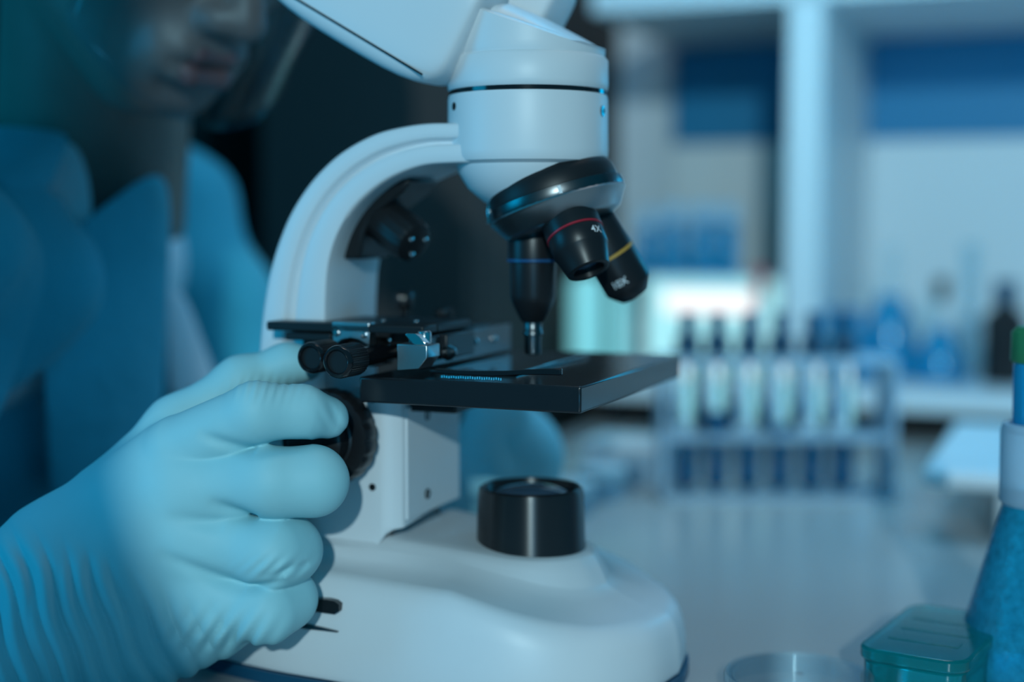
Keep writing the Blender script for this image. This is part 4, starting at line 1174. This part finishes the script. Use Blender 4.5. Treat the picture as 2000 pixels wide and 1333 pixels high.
# --- white instrument at the right edge
ip = np.array([0.40, 1.04, 0.0])
inst = empty('instrument_tray', W(0.33, 0.50, 0.0), TH, 'low white instrument with square feet at the right of the bench', 'instrument')
c0_ = at(1800, 932, 0.885); lc = c0_ - ORG; cu_, cv_ = lc @ UU, lc @ VV; ztop = 0.047
room_box('body', cu_, cu_ + 0.26, cv_, cv_ + 0.24, ztop - 0.012, ztop, M['shelf'], inst, bevel=0.004, seg=3)
room_box('foot', cu_ + 0.045, cu_ + 0.085, cv_ + 0.012, cv_ + 0.05, 0.0003, ztop - 0.0125, M['shelf'], inst, bevel=0.002)
room_box('foot', cu_ + 0.20, cu_ + 0.24, cv_ + 0.012, cv_ + 0.05, 0.0003, ztop - 0.0125, M['shelf'], inst, bevel=0.002)
room_box('foot', cu_ + 0.045, cu_ + 0.085, cv_ + 0.18, cv_ + 0.22, 0.0003, ztop - 0.0125, M['shelf'], inst, bevel=0.002)

# --- caps and small ware left of the rack
for px, Y, r, h, lab in ((1112, 0.98, 0.017, 0.022, 'round white jar just behind the lamp housing of the microscope'), (1176, 1.03, 0.018, 0.024, 'round white jar between the microscope and the test tube rack')):
    p = bench_at(px, Y); t = empty('ointment_jar', p, 0, lab, 'jar', 'small white jars on the bench')
    lathe_obj('body', [(r * 0.95, 0.0002), (r, 0.002), (r, h * 0.6), (r * 0.94, h * 0.63)], None, M['frosted'], t, n=32)
    lathe_obj('lid', [(r * 1.04, h * 0.635), (r * 1.06, h * 0.66), (r * 1.05, h * 0.97), (r * 0.98, h)], None, M['shelf'], t, n=32)
p = bench_at(1232, 1.10); t = empty('storage_box', p, TH, 'low pale storage box left of the test tube rack', 'box')
b = MB(); b.box((0, 0, 0.014), (0.06, 0.05, 0.0276)); b.build('body', M['frosted'], t, bevel=0.002)
b = MB(); b.box((0, 0, 0.0315), (0.063, 0.053, 0.006)); b.build('lid', M['shelf'], t, bevel=0.002)

# --- foreground right: culture flask, petri dish, wash bottle
def rrect(hx, hy, r, n=6):
    out = []
    for cx, cy, a0 in ((hx - r, hy - r, 0), (-hx + r, hy - r, 90), (-hx + r, -hy + r, 180), (hx - r, -hy + r, 270)):
        for k in range(n + 1):
            a = math.radians(a0 + 90 * k / n); out.append((cx + r * math.cos(a), cy + r * math.sin(a)))
    return out
ct = empty('slide_box', (0.1865, 0.612, 0.0), math.radians(58), 'teal translucent plastic box with rounded corners beside the petri dish', 'box')
b = MB(); b.prism(rrect(0.041, 0.0215, 0.009), lambda x, y: (x, y, 0.0003), lambda x, y: (x, y, 0.0165)); b.build('body', M['teal'], ct, bevel=0.001)
b = MB(); b.prism(rrect(0.0425, 0.023, 0.010), lambda x, y: (x, y, 0.0168), lambda x, y: (x, y, 0.0225)); lid = b.build('lid', M['teal'], ct, bevel=0.0012)
for k in range(3):
    b = MB(); b.box((-0.018 + 0.018 * k, 0, 0.0226), (0.008, 0.030, 0.0004)); link('ridge', b.v, b.f, M['teal'], lid, bevel=0.0002)

pd = empty('petri_dish', (0.1197, 0.580, 0.0), 0, 'clear glass petri dish at the bottom edge of the picture', 'petri dish')
r = 0.030
b = MB(); b.lathe([(r - 0.002, 0.0003), (r - 0.0012, 0.0012), (r - 0.001, 0.0125), (r - 0.0022, 0.0125), (r - 0.0024, 0.002), (0.002, 0.002)], n=72, cap=False); b.build('dish', M['dish'], pd)
b = MB(); b.lathe([(r + 0.001, 0.004), (r + 0.0012, 0.0125), (r + 0.0004, 0.0138), (0.002, 0.0138), (0.002, 0.0130), (r - 0.0002, 0.0130), (r + 0.0002, 0.0045)], n=72, cap=False); b.build('lid', M['dish'], pd)

wb = empty('wash_bottle', (0.2330, 0.622, 0.0), 0, 'tall conical bottle of blue speckled glass with a pale collar and green cap', 'bottle')
b = MB(); b.lathe([(0.0330, 0.0003), (0.0345, 0.003), (0.0330, 0.012), (0.0125, 0.085)], n=64)
spk = mat('speckled_blue_glass', (0.02, 0.34, 0.52), 0.1, trans=0.45, ior=1.35, noise=(260, 0.5), bump=(420, 0.5, 0.001)); b.build('body', spk, wb)
b = MB(); b.lathe([(0.0150, 0.0765), (0.0165, 0.0785), (0.0168, 0.109), (0.0158, 0.1125), (0.0135, 0.1130), (0.0130, 0.110)], n=64); b.build('collar', M['frosted'], wb)
b = MB(); b.lathe([(0.0118, 0.108), (0.0122, 0.138), (0.0118, 0.1395)], n=48); b.build('neck', M['bluebottle'], wb)
b = MB(); b.lathe([(0.0128, 0.1398), (0.0134, 0.141), (0.0132, 0.1530), (0.011, 0.1555)], n=48, rfun=lambda t, h: 1 + 0.015 * math.cos(30 * t)); b.build('cap', M['green'], wb)
